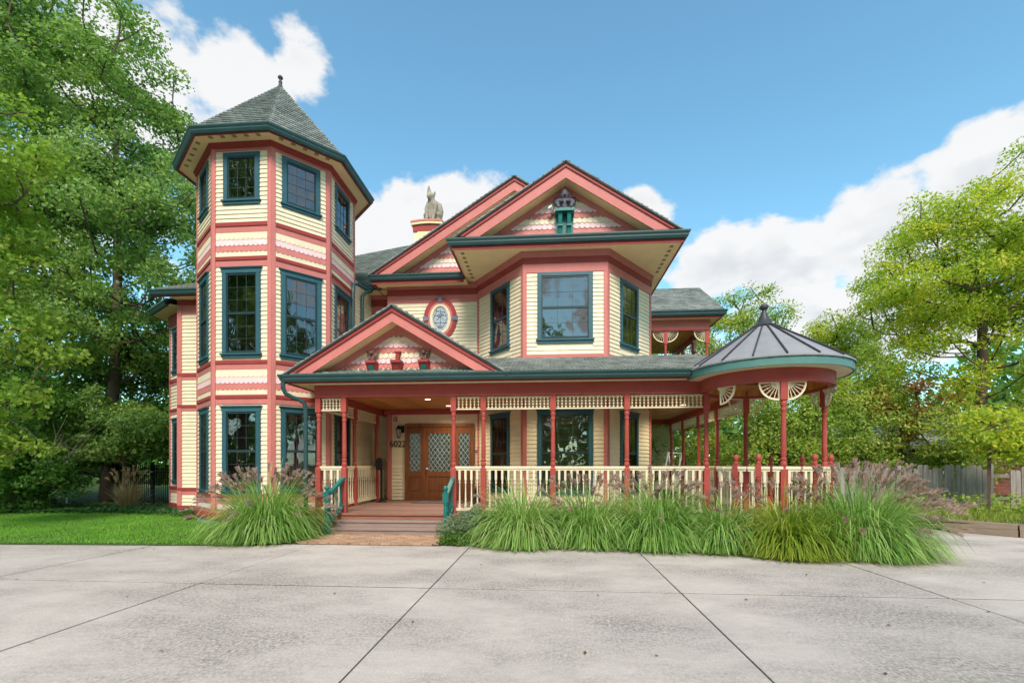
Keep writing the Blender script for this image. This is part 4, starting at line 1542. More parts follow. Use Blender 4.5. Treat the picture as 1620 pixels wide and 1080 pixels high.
# ------------------------------------------------------------------ round gazebo at the porch corner
gx, gy = GC
def ringpt(deg, r=GR):
    a = math.radians(deg)
    return (gx + r * math.sin(a), gy - r * math.cos(a))   # 0 deg toward the camera side, positive to the right
def disc(name, r, z0, z1, mat, parent=H, seg=48):
    b = MB(); b.lathe([(r, z0), (r, z1)], seg, Matrix.Translation((gx, gy, 0))); return b.build(name, mat, parent, 40)
disc("gazebo_floor", GR + .12, .03, FLOOR - .002, "deck")
b = MB(); b.lathe([(GR - .07, BEAM0), (GR + .07, BEAM0), (GR + .07, BEAM1 - .03), (GR - .07, BEAM1 - .03), (GR - .07, BEAM0)], 56, Matrix.Translation((gx, gy, 0)), cap=False); b.build("gazebo_beam", "post_red", H, 40)
b = MB(); b.lathe([(GR + .06, BEAM1 - .03), (1.52, BEAM1 - .02), (1.52, BEAM1), (GR + .06, BEAM1 - .005)], 56, Matrix.Translation((gx, gy, 0)), cap=False); b.build("gazebo_soffit", "rail_cream", H, 40)
b = MB(); b.lathe([(1.52, BEAM1 - .03), (1.555, BEAM1 - .03), (1.555, BEAM1 + .14), (1.52, BEAM1 + .14)], 64, Matrix.Translation((gx, gy, 0)), cap=False); b.build("gazebo_fascia", "gazebo_teal", H, 40)
# standing-seam roof panels
NP = 18
RA, RB, ZA, ZB = 1.585, .15, BEAM1 + .15, 4.42
for i in range(NP):
    a0, a1 = 2 * math.pi * i / NP, 2 * math.pi * (i + 1) / NP
    v = []
    for a in (a0, (a0 + a1) / 2, a1):
        v += [(gx + RA * math.cos(a), gy + RA * math.sin(a), ZA), (gx + RB * math.cos(a), gy + RB * math.sin(a), ZB)]
    v += [(x, y, z - .03) for x, y, z in v]
    b = MB(); b.add(v, [(0, 2, 3, 1), (2, 4, 5, 3), (6, 7, 9, 8), (8, 9, 11, 10), (0, 6, 8, 2), (2, 8, 10, 4), (0, 1, 7, 6), (4, 10, 11, 5)]); b.build("roof_panel", "metal_roof", H)
    b = MB(); b.bar((gx + RA * math.cos(a0), gy + RA * math.sin(a0), ZA + .012), (gx + RB * math.cos(a0), gy + RB * math.sin(a0), ZB + .012), .022, .045); b.build("roof_seam", "seam", H)
b = MB(); b.lathe([(.24, ZB - .045), (.25, ZB - .02), (.15, ZB + .04), (.10, ZB + .14), (.055, ZB + .27), (.045, ZB + .31), (.04, ZB + .33), (.075, ZB + .35), (.088, ZB + .39), (.075, ZB + .43), (.02, ZB + .46)], 20, Matrix.Translation((gx, gy, 0))); b.build("gazebo_finial", "seam", H, 45)
# inside: boarded ceiling drum
nbd = 40
for i in range(nbd):
    a0, a1 = 2 * math.pi * i / nbd, 2 * math.pi * (i + .96) / nbd
    r0 = GR - .08
    v = []
    for a in (a0, a1):
        for r_, z_ in ((r0, BEAM0 + .05), (r0, BEAM1 - .01), (.02, BEAM1 + .06)):
            v.append((gx + r_ * math.cos(a), gy + r_ * math.sin(a), z_))
    b = MB(); b.add(v, [(0, 3, 4, 1), (1, 4, 5, 2)]); b.build("ceiling_board", "ceiling_wood", H)

GPOST = [-68.0, -8.0, 88.0, 175.0]
for dg in GPOST:
    x, y = ringpt(dg)
    if dg == -68.0:
        continue
    post(x, y, rot=math.radians(dg))
# fan brackets: quarter round with spokes
def fan(cx, cy, ang, r=.34, mat="rail_cream", zt=BEAM0 - .01, parent=H):
    """ang: direction (radians, world XY) in which the bracket leaves the post"""
    d = Vector((math.cos(ang), math.sin(ang), 0))
    c = Vector((cx, cy, zt)) + d * .075
    b = MB()
    pts = []
    n = 12
    P = lambda t, rr: c + d * (rr * math.cos(t)) - Vector((0, 0, rr * math.sin(t)))
    for i in range(n):
        t0, t1 = math.pi / 2 * i / n, math.pi / 2 * (i + 1) / n
        nrm = Vector((-d.y, d.x, 0)) * .016
        q = []
        for s_ in (-1, 1):
            q += [P(t0, r) + nrm * s_, P(t1, r) + nrm * s_, P(t1, r - .032) + nrm * s_, P(t0, r - .032) + nrm * s_]
        b.hexa(q)
    b.bar(c, c + d * r, .032, .026)
    b.bar(c, c - Vector((0, 0, r)), .026, .032)
    for i in range(1, 6):
        t = math.pi / 2 * i / 6
        b.bar(P(t, .04), P(t, r - .03), .012)
        b.sphere(P(t, .12), .016, 6, 4)
        b.sphere(P(t, .22), .014, 6, 4)
    b.sphere(c, .06, 8, 5, (1, .4, 1))
    return b.build("fan_bracket", mat, parent)
for dg in GPOST:
    x, y = ringpt(dg)
    a = math.radians(dg)
    tang = math.atan2(math.sin(a), math.cos(a))       # along the ring, to the right
    for sg in (0, math.pi):
        if dg == -68.0 and sg == math.pi:
            continue
        bend = .16 if sg == 0 else -.16
        fan(x, y, tang + sg + bend, .34)
# ring railing with ball newels
GNEW = newel_mesh(1.30, "post_red", .05, "ring_newel")
ring_deg = [-68, -47, -28, -8, 20, 45, 88, 118, 150, 175]
for dg in ring_deg:
    if dg in (-68, -8, 175):
        continue
    x, y = ringpt(dg, GR + .02)
    put("ring_newel", GNEW, H, Matrix.Translation((x, y, FLOOR)) @ Matrix.Rotation(math.radians(dg), 4, "Z"))
for a, c in zip(ring_deg[:-1], ring_deg[1:]):
    railing([ringpt(a, GR + .02), ringpt((a + c) / 2, GR + .02), ringpt(c, GR + .02)], sp=.135, ends=.03)

# ------------------------------------------------------------------ balcony behind, upper right
BY = 18.9
bz0 = 7.12
b = MB(); b.box(BLOCK_R, 6.55, BY - .40, 24.0, bz0, bz0 + .03); b.build("soffit", "soffit", H)
pb = [(BLOCK_R, BY - .40), (6.55, BY - .40), (6.55, 24.0)]
b = MB(); b.sweep(pb, [(0, bz0 - .04), (.022, bz0 - .04), (.022, bz0 + .15), (0, bz0 + .15)]); b.build("fascia", "dark_red", H)
gutter(pb, .023, bz0 + .03, sc=1.3)
beam([(BLOCK_R, BY), (6.20, BY)], bz0 - .34, bz0 - .001, .14, "balcony_beam", "pink")
beam([(6.15, BY + .07), (6.15, 24.0)], bz0 - .34, bz0 - .001, .12, "balcony_beam", "dark_red")
beam([(BLOCK_R, BY - .01), (6.22, BY - .01)], bz0 - .42, bz0 - .341, .18, "balcony_beam", "dark_red")
nb = 30
for i in range(nb):
    x0 = BLOCK_R + (6.1 - BLOCK_R) * i / nb
    b = MB(); b.box(x0 + .004, x0 + (6.1 - BLOCK_R) / nb - .004, BY + .09, 23.9, bz0 - .14, bz0 - .12); b.build("ceiling_board", "ceiling_wood", H)
BPOST = post_mesh("balcony_post", bz0 - .42 - 4.2, .95, .5, .07)
for (x, y) in ((4.55, BY), (6.12, BY), (6.12, 20.6), (6.12, 22.2), (6.12, 23.8)):
    put("balcony_post", BPOST, H, Matrix.Translation((x, y, 4.2)))
for (x, y, an) in ((4.55, BY, 0), (4.55, BY, math.pi), (6.12, BY, math.pi), (6.12, 20.6, math.pi / 2), (6.12, 20.6, -math.pi / 2), (6.12, BY, math.pi / 2)):
    fan(x, y, an, .42, zt=bz0 - .43)
b = MB(); b.box(BLOCK_R, 6.3, BY - .1, 24.0, 4.0, 4.2); b.build("balcony_floor", "deck", H)
b = MB(); b.box(BLOCK_R, 6.2, 23.95, 24.05, .3, 4.0); b.build("rear_wall", "cream", H)
shingle_roof("balcony_roof", [(BLOCK_R, BY - .48, bz0 + .2), (6.66, BY - .48, bz0 + .2), (6.58, 21.3, bz0 + 2.1), (BLOCK_R, 21.3, bz0 + 2.1)], e=.16, w=.24)
shingle_roof("balcony_roof", [(6.66, 24.1, bz0 + .2), (BLOCK_R, 24.1, bz0 + .2), (BLOCK_R, 21.3, bz0 + 2.1), (6.58, 21.3, bz0 + 2.1)], e=.16, w=.24)
b = MB(); b.prism([(6.45, BY - .3, bz0 + .1), (6.45, 24.0, bz0 + .1), (6.45, 21.3, bz0 + 1.98)], (.04, 0, 0)); b.build("gable_wall", "cream", H)
b = MB()
for p_, q_ in (((6.6, BY - .45, bz0 + .1), (6.56, 21.3, bz0 + 2.0)), ((6.56, 21.3, bz0 + 2.0), (6.6, 24.05, bz0 + .1))):
    b.bar(p_, q_, .05, .2)
b.build("rake_board", "pink", H)
b = MB()
rng = random.Random(3)
for i in range(16):
    t = i / 15
    b.sphere((4.5 + math.sin(t * 9) * .35 + t * .9, BY + .3 + t * 1.2, bz0 - .6 - 1.2 * abs(math.sin(t * 7))), .022, 6, 4)
o = b.build("string_bulbs", "white_metal", H); o["kind"] = "stuff"

flush_pieces("clapboard", "clapboard", "clapboard_rest", H)
flush_pieces("scale", "scale_shingle", "scale_rest", H)
flush_pieces("roof_shingle", "roof_shingle", "roof_shingle_rest", H)
# ------------------------------------------------------------------ ground, driveway, beds
def mat_concrete():
    m = bpy.data.materials.new("concrete")
    m.use_nodes = True
    t = m.node_tree
    L = t.links
    p = t.nodes["Principled BSDF"]
    geo = N(t, "ShaderNodeNewGeometry")
    oi = N(t, "ShaderNodeObjectInfo")
    def noise(scale, det, stretch=None, rough=.6):
        n = N(t, "ShaderNodeTexNoise")
        n.inputs["Scale"].default_value = scale
        n.inputs["Detail"].default_value = det
        n.inputs["Roughness"].default_value = rough
        if stretch:
            v = N(t, "ShaderNodeVectorMath", operation="MULTIPLY")
            v.inputs[1].default_value = stretch
            L.new(geo.outputs["Position"], v.inputs[0])
            L.new(v.outputs[0], n.inputs["Vector"])
        else:
            L.new(geo.outputs["Position"], n.inputs["Vector"])
        return n.outputs[0]
    def mr(x, a, b, c, d):
        n = N(t, "ShaderNodeMapRange")
        L.new(x, n.inputs[0])
        for i, q in enumerate((a, b, c, d)):
            n.inputs[1 + i].default_value = q
        return n.outputs[0]
    def mul(a, b):
        n = N(t, "ShaderNodeMath", operation="MULTIPLY")
        L.new(a, n.inputs[0]); L.new(b, n.inputs[1])
        return n.outputs[0]
    M = mr(noise(.42, 5, (1, 1.5, 1), .62), .41, .60, 0.0, 1.0)          # where grime has settled
    S = mr(noise(34, 6, (1, .7, 1), .82), .40, .60, 0.0, 1.0)            # it sits in the pores
    grime = mr(mul(M, S), 0, 1, 1.0, .42)
    big = mr(noise(1.1, 4, (1, 1.5, 1)), .3, .7, .93, 1.05)
    mid = mr(noise(9.0, 6, (1, 1.4, 1), .75), .3, .7, .91, 1.07)
    fine = mr(noise(75, 4, (1, .8, 1), .85), .3, .7, .76, 1.18)
    broom = mr(noise(1.0, 2, (4, 190, 1)), .3, .7, .92, 1.06)
    spots = mr(noise(16, 3), .71, .75, 1.0, .60)
    per = mr(oi.outputs["Random"], 0, 1, .95, 1.04)
    val = mul(mul(mul(big, mid), mul(fine, broom)), mul(mul(spots, per), grime))
    sc = N(t, "ShaderNodeVectorMath", operation="SCALE")
    sc.inputs[0].default_value = (.55, .50, .44)
    L.new(val, sc.inputs["Scale"])
    L.new(sc.outputs[0], p.inputs["Base Color"])
    p.inputs["Roughness"].default_value = .88
    p.inputs["Specular IOR Level"].default_value = .25
    bp = N(t, "ShaderNodeBump")
    bp.inputs["Strength"].default_value = .35
    bp.inputs["Distance"].default_value = .006
    L.new(mul(fine, broom), bp.inputs["Height"])
    L.new(bp.outputs[0], p.inputs["Normal"])
    MATS["concrete"] = m
mat_concrete()
mat_paint("joint", (.055, .05, .042), rough=.95, var=.3, bump=.5)
mat_paint("turf", (.060, .105, .022), rough=.95, var=.4, bump=.8, bscale=60)

def mat_wood_far():
    pass
b = MB()
b.add([(-400, -400, -.06), (400, -400, -.06), (400, 400, -.06), (-400, 400, -.06)], [(0, 1, 2, 3)])
tag(b.build("ground", "turf"), kind="structure")

b = MB(); b.box(-16.6, 19.6, -12.4, 12.5, -.055, -.007)
drive = tag(b.build("driveway", "joint"), kind="structure")
XJ = [-16.4, -13.35, -10.35, -7.36, -4.41, -1.44, 1.55, 4.51, 7.5, 10.5, 13.5, 16.5, 19.5]
YJ = [-12.3, -9.3, -6.3, -3.3, -.32, 2.68, 5.70, 8.9]
for i in range(len(XJ) - 1):
    ys = YJ + ([12.3] if XJ[i] > 4 else [])
    for j in range(len(ys) - 1):
        g = .009
        rz = random.uniform(-.002, .002)
        b = MB()
        x0, x1, y0, y1 = XJ[i] + g, XJ[i + 1] - g, ys[j] + .020, ys[j + 1] - .020
        c = .003
        z0, z1 = -.10, rz
        b.hexa([(x0, y0, z0), (x1, y0, z0), (x1, y1, z0), (x0, y1, z0), (x0, y0, z1 - c), (x1, y0, z1 - c), (x1, y1, z1 - c), (x0, y1, z1 - c)])
        b.add([(x0, y0, z1 - c), (x1, y0, z1 - c), (x1, y1, z1 - c), (x0, y1, z1 - c), (x0 + c, y0 + c, z1), (x1 - c, y0 + c, z1), (x1 - c, y1 - c, z1), (x0 + c, y1 - c, z1)],
              [(4, 5, 6, 7), (0, 1, 5, 4), (1, 2, 6, 5), (2, 3, 7, 6), (3, 0, 4, 7)])
        b.f.remove(b.f[1])
        b.build("slab", "concrete", drive)

def sheet(name, poly, z0, mat, th=.12, bumpy=0.0, res=.35, kind="structure"):
    """low mound with a bevelled edge on an outline (x, y)"""
    b = MB()
    n = len(poly)
    inner = offset_path(poly[::-1], -.10, True)[::-1]
    v = [(x, y, -th) for x, y in poly] + [(x, y, z0 * .3) for x, y in poly] + [(x, y, z0) for x, y in inner]
    f = [(i, (i + 1) % n, n + (i + 1) % n, n + i) for i in range(n)] + [(n + i, n + (i + 1) % n, 2 * n + (i + 1) % n, 2 * n + i) for i in range(n)] + [tuple(range(2 * n, 3 * n))]
    b.add(v, f)
    return tag(b.build(name, mat), kind=kind)
LAWN = [(-60, 8.0), (-14, 8.12), (-10.4, 8.23), (-7.2, 8.38), (-5.6, 8.46), (-4.92, 8.75), (-4.9, 9.9), (-5.2, 10.6), (-5.5, 11.2), (-9.4, 13.2), (-11.5, 14.5), (-12.0, 24), (-60, 24)]
sheet("lawn", LAWN, .008, "turf")
BED = [(-1.95, 10.6), (-1.95, 8.95), (-1.0, 8.75), (.6, 8.8), (2.4, 8.75), (3.4, 8.35), (4.4, 8.0), (5.4, 8.0), (6.0, 8.3), (6.3, 8.9), (6.3, 10.2), (6.1, 12.5), (4.5, 12.5), (3.5, 10.6)]
sheet("planting_bed", BED, .018, "soil")
BED2 = [(-6.9, 11.1), (-7.0, 10.5), (-6.6, 8.9), (-5.9, 8.52), (-5.1, 8.62), (-4.95, 9.6), (-5.3, 10.7), (-5.9, 12.0)]
sheet("planting_bed", BED2, .04, "soil")

# brick landing in front of the steps, herringbone bricks each laid singly
PAVE = (-4.92, -1.98, 8.62, 9.95)
b = MB(); b.box(PAVE[0], PAVE[1], PAVE[2], PAVE[3], -.12, .004)
path = tag(b.build("brick_path", "joint"), kind="structure")
bm = MB(); bm.box(-.094, .094, -.044, .044, 0, .022); bm.box(-.089, .089, -.039, .039, .022, .026)
BR = bm.mesh("brick", "paver")
rows = 0
random.seed(21)
for i in range(-30, 30):
    for j in range(-30, 30):
        # herringbone cell of two bricks
        for o in (0, 1):
            x = (i + j) * .1 + (.05 if o else .0)
            y = (i - j) * .1 + j * .0 + (.15 if o else 0)
            cx, cy = i * .2 - 3.45 + (j % 2) * .1 * 0, j * .1 + 9.3
            if o:
                continue
            cx += (j % 2) * .1
            if PAVE[0] + .1 < cx < PAVE[1] - .1 and PAVE[2] + .05 < cy < PAVE[3] - .05:
                put("brick", BR, path, Matrix.Translation((cx, cy, .003 + random.uniform(-.003, .003))) @ Matrix.Rotation(random.gauss(0, .012), 4, "Z") @ Matrix.Rotation(random.gauss(0, .01), 4, "X"))

# ------------------------------------------------------------------ right: timber edging, picket fence, neighbour's garage
EDG = [(9.0, 11.55), (9.75, 10.6), (11.2, 9.0), (13.5, 7.0), (17.0, 5.0)]
t_ = empty("timber_edging", (9.5, 10.9, 0), "weathered timber beams edging the driveway on the right", "edging")
for k, (a, c) in enumerate(zip(EDG[:-1], EDG[1:])):
    for r in range(2):
        b = MB(); b.bar((a[0] + r * .01, a[1] + r * .02, .07 + r * .132), (c[0] + r * .012 - .02, c[1] + r * .02 + .02, .07 + r * .132), .13, .128); b.build("timber", "timber", t_)
VERGE = [(9.0, 11.6), (9.8, 10.66), (11.3, 9.05), (13.6, 7.05), (17.1, 5.05), (40, 5), (40, 40), (8.2, 40), (8.2, 14)]
sheet("verge", VERGE, .22, "soil")

fence = empty("picket_fence", (12.5, 14.5, .2), "weathered grey wooden picket fence on the right", "fence")
random.seed(5)
fa, fc = Vector((8.6, 15.6, .18)), Vector((21.0, 13.4, .18))
L_ = (fc - fa).length
n = int(L_ / .135)
pm = []
for k in range(4):
    h = 1.20 + .05 * k
    b = MB(); w = .058 + .003 * k
    b.prism([(-w, 0, 0), (w, 0, 0), (w, 0, h - .05), (w * .55, 0, h), (-w * .55, 0, h), (-w, 0, h - .04)], (0, .02, 0))
    pm.append(b.mesh("picket", "old_wood"))
d = (fc - fa).normalized()
ang = math.atan2(d.y, d.x)
for i in range(n):
    p = fa + d * (i * .135)
    if 32 < i < 36:
        continue
    M = Matrix.Translation(p + Vector((0, 0, random.uniform(-.04, .03)))) @ Matrix.Rotation(ang, 4, "Z") @ Matrix.Rotation(random.gauss(0, .014), 4, "Y")
    put("picket", pm[random.randrange(4)], fence, M)
for z in (.35, 1.0):
    b = MB(); b.bar(fa + Vector((0, .05, z)), fc + Vector((0, .05, z)), .04, .09); b.build("fence_rail", "old_wood", fence)
for i in range(7):
    p = fa + d * (L_ * i / 6) + Vector((0, .11, 0)); b = MB(); b.box(p.x - .05, p.x + .05, p.y - .05, p.y + .05, .1, 1.35); b.build("fence_post", "old_wood", fence)

g = empty("neighbour_garage", (16.5, 23, 0), "low garage with pale grey roof behind the right fence", "garage")
b = MB(); b.box(13.0, 21.5, 22.0, 28.0, 0, 2.35); b.build("wall", "shed_dark", g)
for k in range(16):
    b = MB(); b.box(17.2, 21.6, 21.96, 21.99, .15 * k, .15 * k + .14); b.build("siding_board", "brick_wall", g)
b = MB(); b.prism([(12.6, 21.5, 2.3), (22.0, 21.5, 2.3), (22.0, 25.0, 3.9), (12.6, 25.0, 3.9)], (0, 0, -.08)); b.build("roof", "shed_roof", g)
b = MB(); b.prism([(12.6, 28.5, 2.3), (22.0, 28.5, 2.3), (22.0, 25.0, 3.9), (12.6, 25.0, 3.9)], (0, 0, -.08)); b.build("roof", "shed_roof", g)
b = MB(); b.box(12.6, 22.0, 21.46, 21.5, 2.2, 2.33); b.build("fascia_board", "timber", g)
b = MB(); b.box(13.6, 16.6, 21.95, 21.985, .1, 2.0); b.build("garage_door", "dark_wood", g)

# ------------------------------------------------------------------ left: iron and chain-link fences
mf = empty("iron_fence", (-14.0, 16.5, 0), "black iron picket fence beside the house on the left", "fence")
fa, fc = Vector((-13.0, 16.4, 0)), Vector((-17.5, 18.0, 0))
d = (fc - fa)
n = 36
b = MB(); b.box(-.011, .011, -.011, .011, .04, 1.46); b.lathe([(.011, 1.46), (.016, 1.47), (.003, 1.51)], 6); PK = b.mesh("picket", "black_iron")
ang = math.atan2(d.y, d.x)
for i in range(n + 1):
    put("picket", PK, mf, Matrix.Translation(fa + d * (i / n)) @ Matrix.Rotation(ang, 4, "Z"))
for z in (.16, 1.22, 1.36):
    b = MB(); b.bar(fa + Vector((0, 0, z)), fc + Vector((0, 0, z)), .028, .035); b.build("fence_rail", "black_iron", mf)
for i in (0, 1, 2):
    p = fa + d * (i / 2); b = MB(); b.box(p.x - .035, p.x + .035, p.y - .035, p.y + .035, 0, 1.6); b.build("fence_post", "black_iron", mf)
cf = empty("chain_link_fence", (-19.0, 17.2, 0), "dark chain-link fence under the trees on the left", "fence")
fa, fc = Vector((-16.2, 17.5, 0)), Vector((-23.0, 15.6, 0))
d = fc - fa
b = MB()
nw_ = 120
for sg in (1, -1):
    for i in range(nw_):
        a = fa + d * (i / nw_)
        c = a + d * (sg * 1.15 / d.length)
        if 0 <= (i / nw_) + sg * 1.15 / d.length <= 1:
            b.bar(a + Vector((0, 0, .06)), c + Vector((0, 0, 1.21)), .006)
o = b.build("wire_mesh", "black_iron", cf); o["kind"] = "stuff"
for i in range(4):
    p = fa + d * (i / 3); b = MB(); b.lathe([(.03, 0), (.03, 1.3), (.035, 1.31), (.01, 1.34)], 8, Matrix.Translation(p)); b.build("fence_post", "white_metal" if i == 1 else "black_iron", cf)
b = MB(); b.tube([fa + Vector((0, 0, 1.25)), fc + Vector((0, 0, 1.25))], .022, 6); b.build("fence_rail", "black_iron", cf)
# ------------------------------------------------------------------ foliage
mat_leaf("maple_leaf", [(0.068, 0.14, 0.041), (0.157, 0.289, 0.072), (0.266, 0.418, 0.099), (0.424, 0.53, 0.14)], nscale=.35)
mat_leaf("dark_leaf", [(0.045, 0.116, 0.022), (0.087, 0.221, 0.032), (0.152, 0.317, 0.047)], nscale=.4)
mat_leaf("bright_leaf", [(0.133, 0.263, 0.033), (0.199, 0.347, 0.044), (0.285, 0.42, 0.061), (0.342, 0.42, 0.077)], nscale=.8)
mat_leaf("locust_leaf", [(0.138, 0.246, 0.029), (0.263, 0.408, 0.035), (0.413, 0.527, 0.047), (0.602, 0.596, 0.061), (0.701, 0.56, 0.083)], nscale=.45)
mat_leaf("hedge_leaf", [(0.129, 0.248, 0.043), (0.228, 0.362, 0.061), (0.384, 0.479, 0.078), (0.622, 0.551, 0.091)], nscale=.55)
mat_leaf("autumn_leaf", [(.20, .08, .02), (.28, .15, .03), (.16, .14, .03)], nscale=.8)
mat_leaf("silver_leaf", [(0.127, 0.203, 0.106), (0.22, 0.304, 0.179), (0.338, 0.406, 0.26)], nscale=3.0)
mat_leaf("mint_leaf", [(0.056, 0.14, 0.021), (0.105, 0.21, 0.035), (0.182, 0.28, 0.042)], nscale=3.0)
mat_leaf("grass_blade", [(0.071, 0.183, 0.026), (0.141, 0.307, 0.05), (0.239, 0.426, 0.087), (0.409, 0.572, 0.198), (0.334, 0.342, 0.128)], rough=.45, trans=.3, nscale=1.2)
mat_leaf("grass_yellow", [(0.111, 0.206, 0.017), (0.177, 0.294, 0.024), (0.263, 0.362, 0.034), (0.355, 0.413, 0.068), (.38, .36, .17)], rough=.45, trans=.3, nscale=1.2)
mat_leaf("plume", [(.31, .20, .18), (.42, .295, .26), (.56, .43, .37)], rough=.8, trans=.25, nscale=2.0)
mat_leaf("straw", [(.30, .22, .11), (.42, .32, .17), (.50, .40, .24)], rough=.8, trans=.25, nscale=2.0)
mat_leaf("lawn_blade", [(0.102, 0.284, 0.031), (0.157, 0.398, 0.042), (0.225, 0.489, 0.057), (0.316, 0.546, 0.092)], rough=.6, trans=.3, nscale=1.6)
mat_leaf("ivy_leaf", [(0.026, 0.091, 0.026), (0.052, 0.143, 0.039), (0.091, 0.195, 0.058)], nscale=1.5)
mat_leaf("dead_leaf", [(.12, .06, .03), (.2, .11, .05), (.15, .1, .05)], nscale=5)

def nrm(a):
    return a / np.maximum(np.linalg.norm(a, axis=1, keepdims=True), 1e-9)

def leaves_np(rng, cen, normal, size, aspect=.62, droop=.0, fold=.25):
    """one folded leaf (two triangles) per centre; returns verts, faces"""
    n = len(cen)
    r = rng.normal(size=(n, 3))
    t = nrm(r - normal * (r * normal).sum(1, keepdims=True))
    t[:, 2] -= droop
    t = nrm(t - normal * (t * normal).sum(1, keepdims=True))
    w = np.cross(normal, t)
    s = size[:, None]
    base = cen - t * s * .5
    tip = cen + t * s * .5
    mid = cen - t * s * .05
    l = mid + w * s * aspect * .5 + normal * s * fold * .3
    q = mid - w * s * aspect * .5 + normal * s * fold * .3
    v = np.stack([base, l, tip, q], 1).reshape(-1, 3)
    i = np.arange(n)[:, None] * 4
    f = np.concatenate([i + np.array([[0, 2, 1]]), i + np.array([[0, 3, 2]])], 0)
    return v, f

def skeleton(rng, base, top, targets, lean=(0, 0)):
    """connect clump centres to a trunk by nearest-node growth; returns nodes, parents"""
    nodes, par = [], []
    nt = 10
    for i in range(nt):
        t = i / (nt - 1)
        p = base * (1 - t) + top * t
        p = p + np.array([math.sin(t * 4 + base[0]) * .12 * t, math.cos(t * 3.3) * .12 * t, 0]) * (top[2] - base[2]) * .12
        nodes.append(p); par.append(i - 1)
    tips = [None] * len(targets)
    order = np.argsort([np.linalg.norm((c - top)[:2]) + .3 * abs(c[2] - top[2]) for c in targets])
    for k in order:
        c = targets[k]
        A = np.array(nodes)
        d = np.linalg.norm(A - c, axis=1)
        up = np.maximum(0, A[:, 2] - c[2] + .25 * np.linalg.norm((A - c)[:, :2], axis=1))
        cost = d + 2.2 * up
        cost[0:2] += 2
        j = int(np.argmin(cost))
        a = nodes[j]
        m = max(2, int(d[j] / .7))
        prev = j
        for s in range(1, m + 1):
            t = s / m
            p = a * (1 - t) + c * t
            sag = math.sin(math.pi * t) * d[j] * .10
            p = p + np.array([rng.normal() * .04 * d[j], rng.normal() * .04 * d[j], -sag]) * (0 if s == m else 1)
            nodes.append(p); par.append(prev)
            prev = len(nodes) - 1
        tips[k] = prev
    return np.array(nodes), par

def branches_mesh(name, nodes, par, mat, r_trunk, r_tip=.012, seg=6):
    n = len(nodes)
    cnt = np.zeros(n)
    has = [False] * n
    for p in par:
        if p >= 0:
            has[p] = True
    for i in range(n - 1, 0, -1):
        if not has[i]:
            cnt[i] += 1
        cnt[par[i]] += cnt[i]
    rad = r_tip + (r_trunk - r_tip) * (cnt / max(1, cnt[0])) ** .55
    rad[0] *= 1.35
    b = MB()
    for i in range(1, n):
        p = par[i]
        a, c = Vector(nodes[p]), Vector(nodes[i])
        if (c - a).length < 1e-4:
            continue
        b.tube([a, c + (c - a).normalized() * rad[i] * .5], [min(rad[p], rad[i] * 1.5), rad[i]], seg if rad[i] > .05 else 4, cap=False)
    return new_mesh(name, b.v, b.f, mat, 80)

def tree(name, label, loc, lobes, clumps, per, leaf, mat, seed, trunk_r=.2, clump_r=.7, flat=.6, group=None, cat="tree", trunk_top=None, bark="bark", aspect=.62, shell=.55, upb=.3, mat2=None, base_z=0.0, lean=(0, 0), gap=.0):
    """lobes: crown ellipsoids (cx, cy, cz, rx, ry, rz) relative to loc"""
    rng = np.random.default_rng(seed)
    root = empty(name, loc, label, cat, group)
    vol = np.array([l[3] * l[4] * l[5] for l in lobes]) ** .8
    pick = rng.choice(len(lobes), clumps, p=vol / vol.sum())
    cs = []
    for k in pick:
        l = lobes[k]
        d = rng.normal(size=3)
        d /= np.linalg.norm(d)
        r = rng.random() ** (1 / 3 * (1 - shell) + .02) if rng.random() < .8 else rng.random() ** .5
        r *= rng.uniform(.86, 1.10)
        cs.append(np.array(l[:3]) + d * r * np.array(l[3:6]))
    cs = np.array(cs)
    cs = cs[cs[:, 2] > .25 + base_z]
    if trunk_top is None:
        trunk_top = max(l[2] for l in lobes)
    nodes, par = skeleton(rng, np.array([0., 0., -.1]), np.array([lean[0], lean[1], trunk_top]), cs)
    put("trunk", branches_mesh("trunk", nodes, par, bark, trunk_r), root, Matrix.Translation(loc))
    ctr = np.array([np.mean([l[i] for l in lobes]) for i in range(3)])
    cr = clump_r * rng.uniform(.6, 1.35, size=len(cs))
    cnts = (per * (cr / clump_r) ** 2).astype(int) + 5
    idx = np.repeat(np.arange(len(cs)), cnts)
    n = len(idx)
    g = rng.normal(size=(n, 3))
    g = nrm(g) * (rng.random((n, 1)) ** .45)
    off = g * cr[idx][:, None]
    off[:, 2] *= flat
    # sprays tilt outward and sag at their rim
    rim = np.linalg.norm(off[:, :2], axis=1) / cr[idx]
    off[:, 2] -= rim ** 2 * cr[idx] * .25
    cen = cs[idx] + off
    out = nrm(cen - ctr)
    nm = nrm(np.array([0, 0, 1.0]) * upb + out * .45 + rng.normal(size=(n, 3)) * .5)
    size = leaf * rng.uniform(.65, 1.3, size=n)
    v, f = leaves_np(rng, cen, nm, size, aspect, droop=.25)
    put("crown", np_mesh("crown", v, f, mat), root, Matrix.Translation(loc))
    return root

def copy_tree(o, loc, rz, sc, label, group=None):
    r = o.copy()
    COL.objects.link(r)
    r.location = loc
    r["label"] = label
    if group:
        r["group"] = group
    M = Matrix.Translation(loc)
    WORLD[r.name] = M
    for ch_ in o.children:
        c = ch_.copy()
        COL.objects.link(c)
        c.parent = r
        c.matrix_parent_inverse = I4
        c.matrix_basis = Matrix.Rotation(rz, 4, "Z") @ Matrix.Scale(sc, 4)
    return r

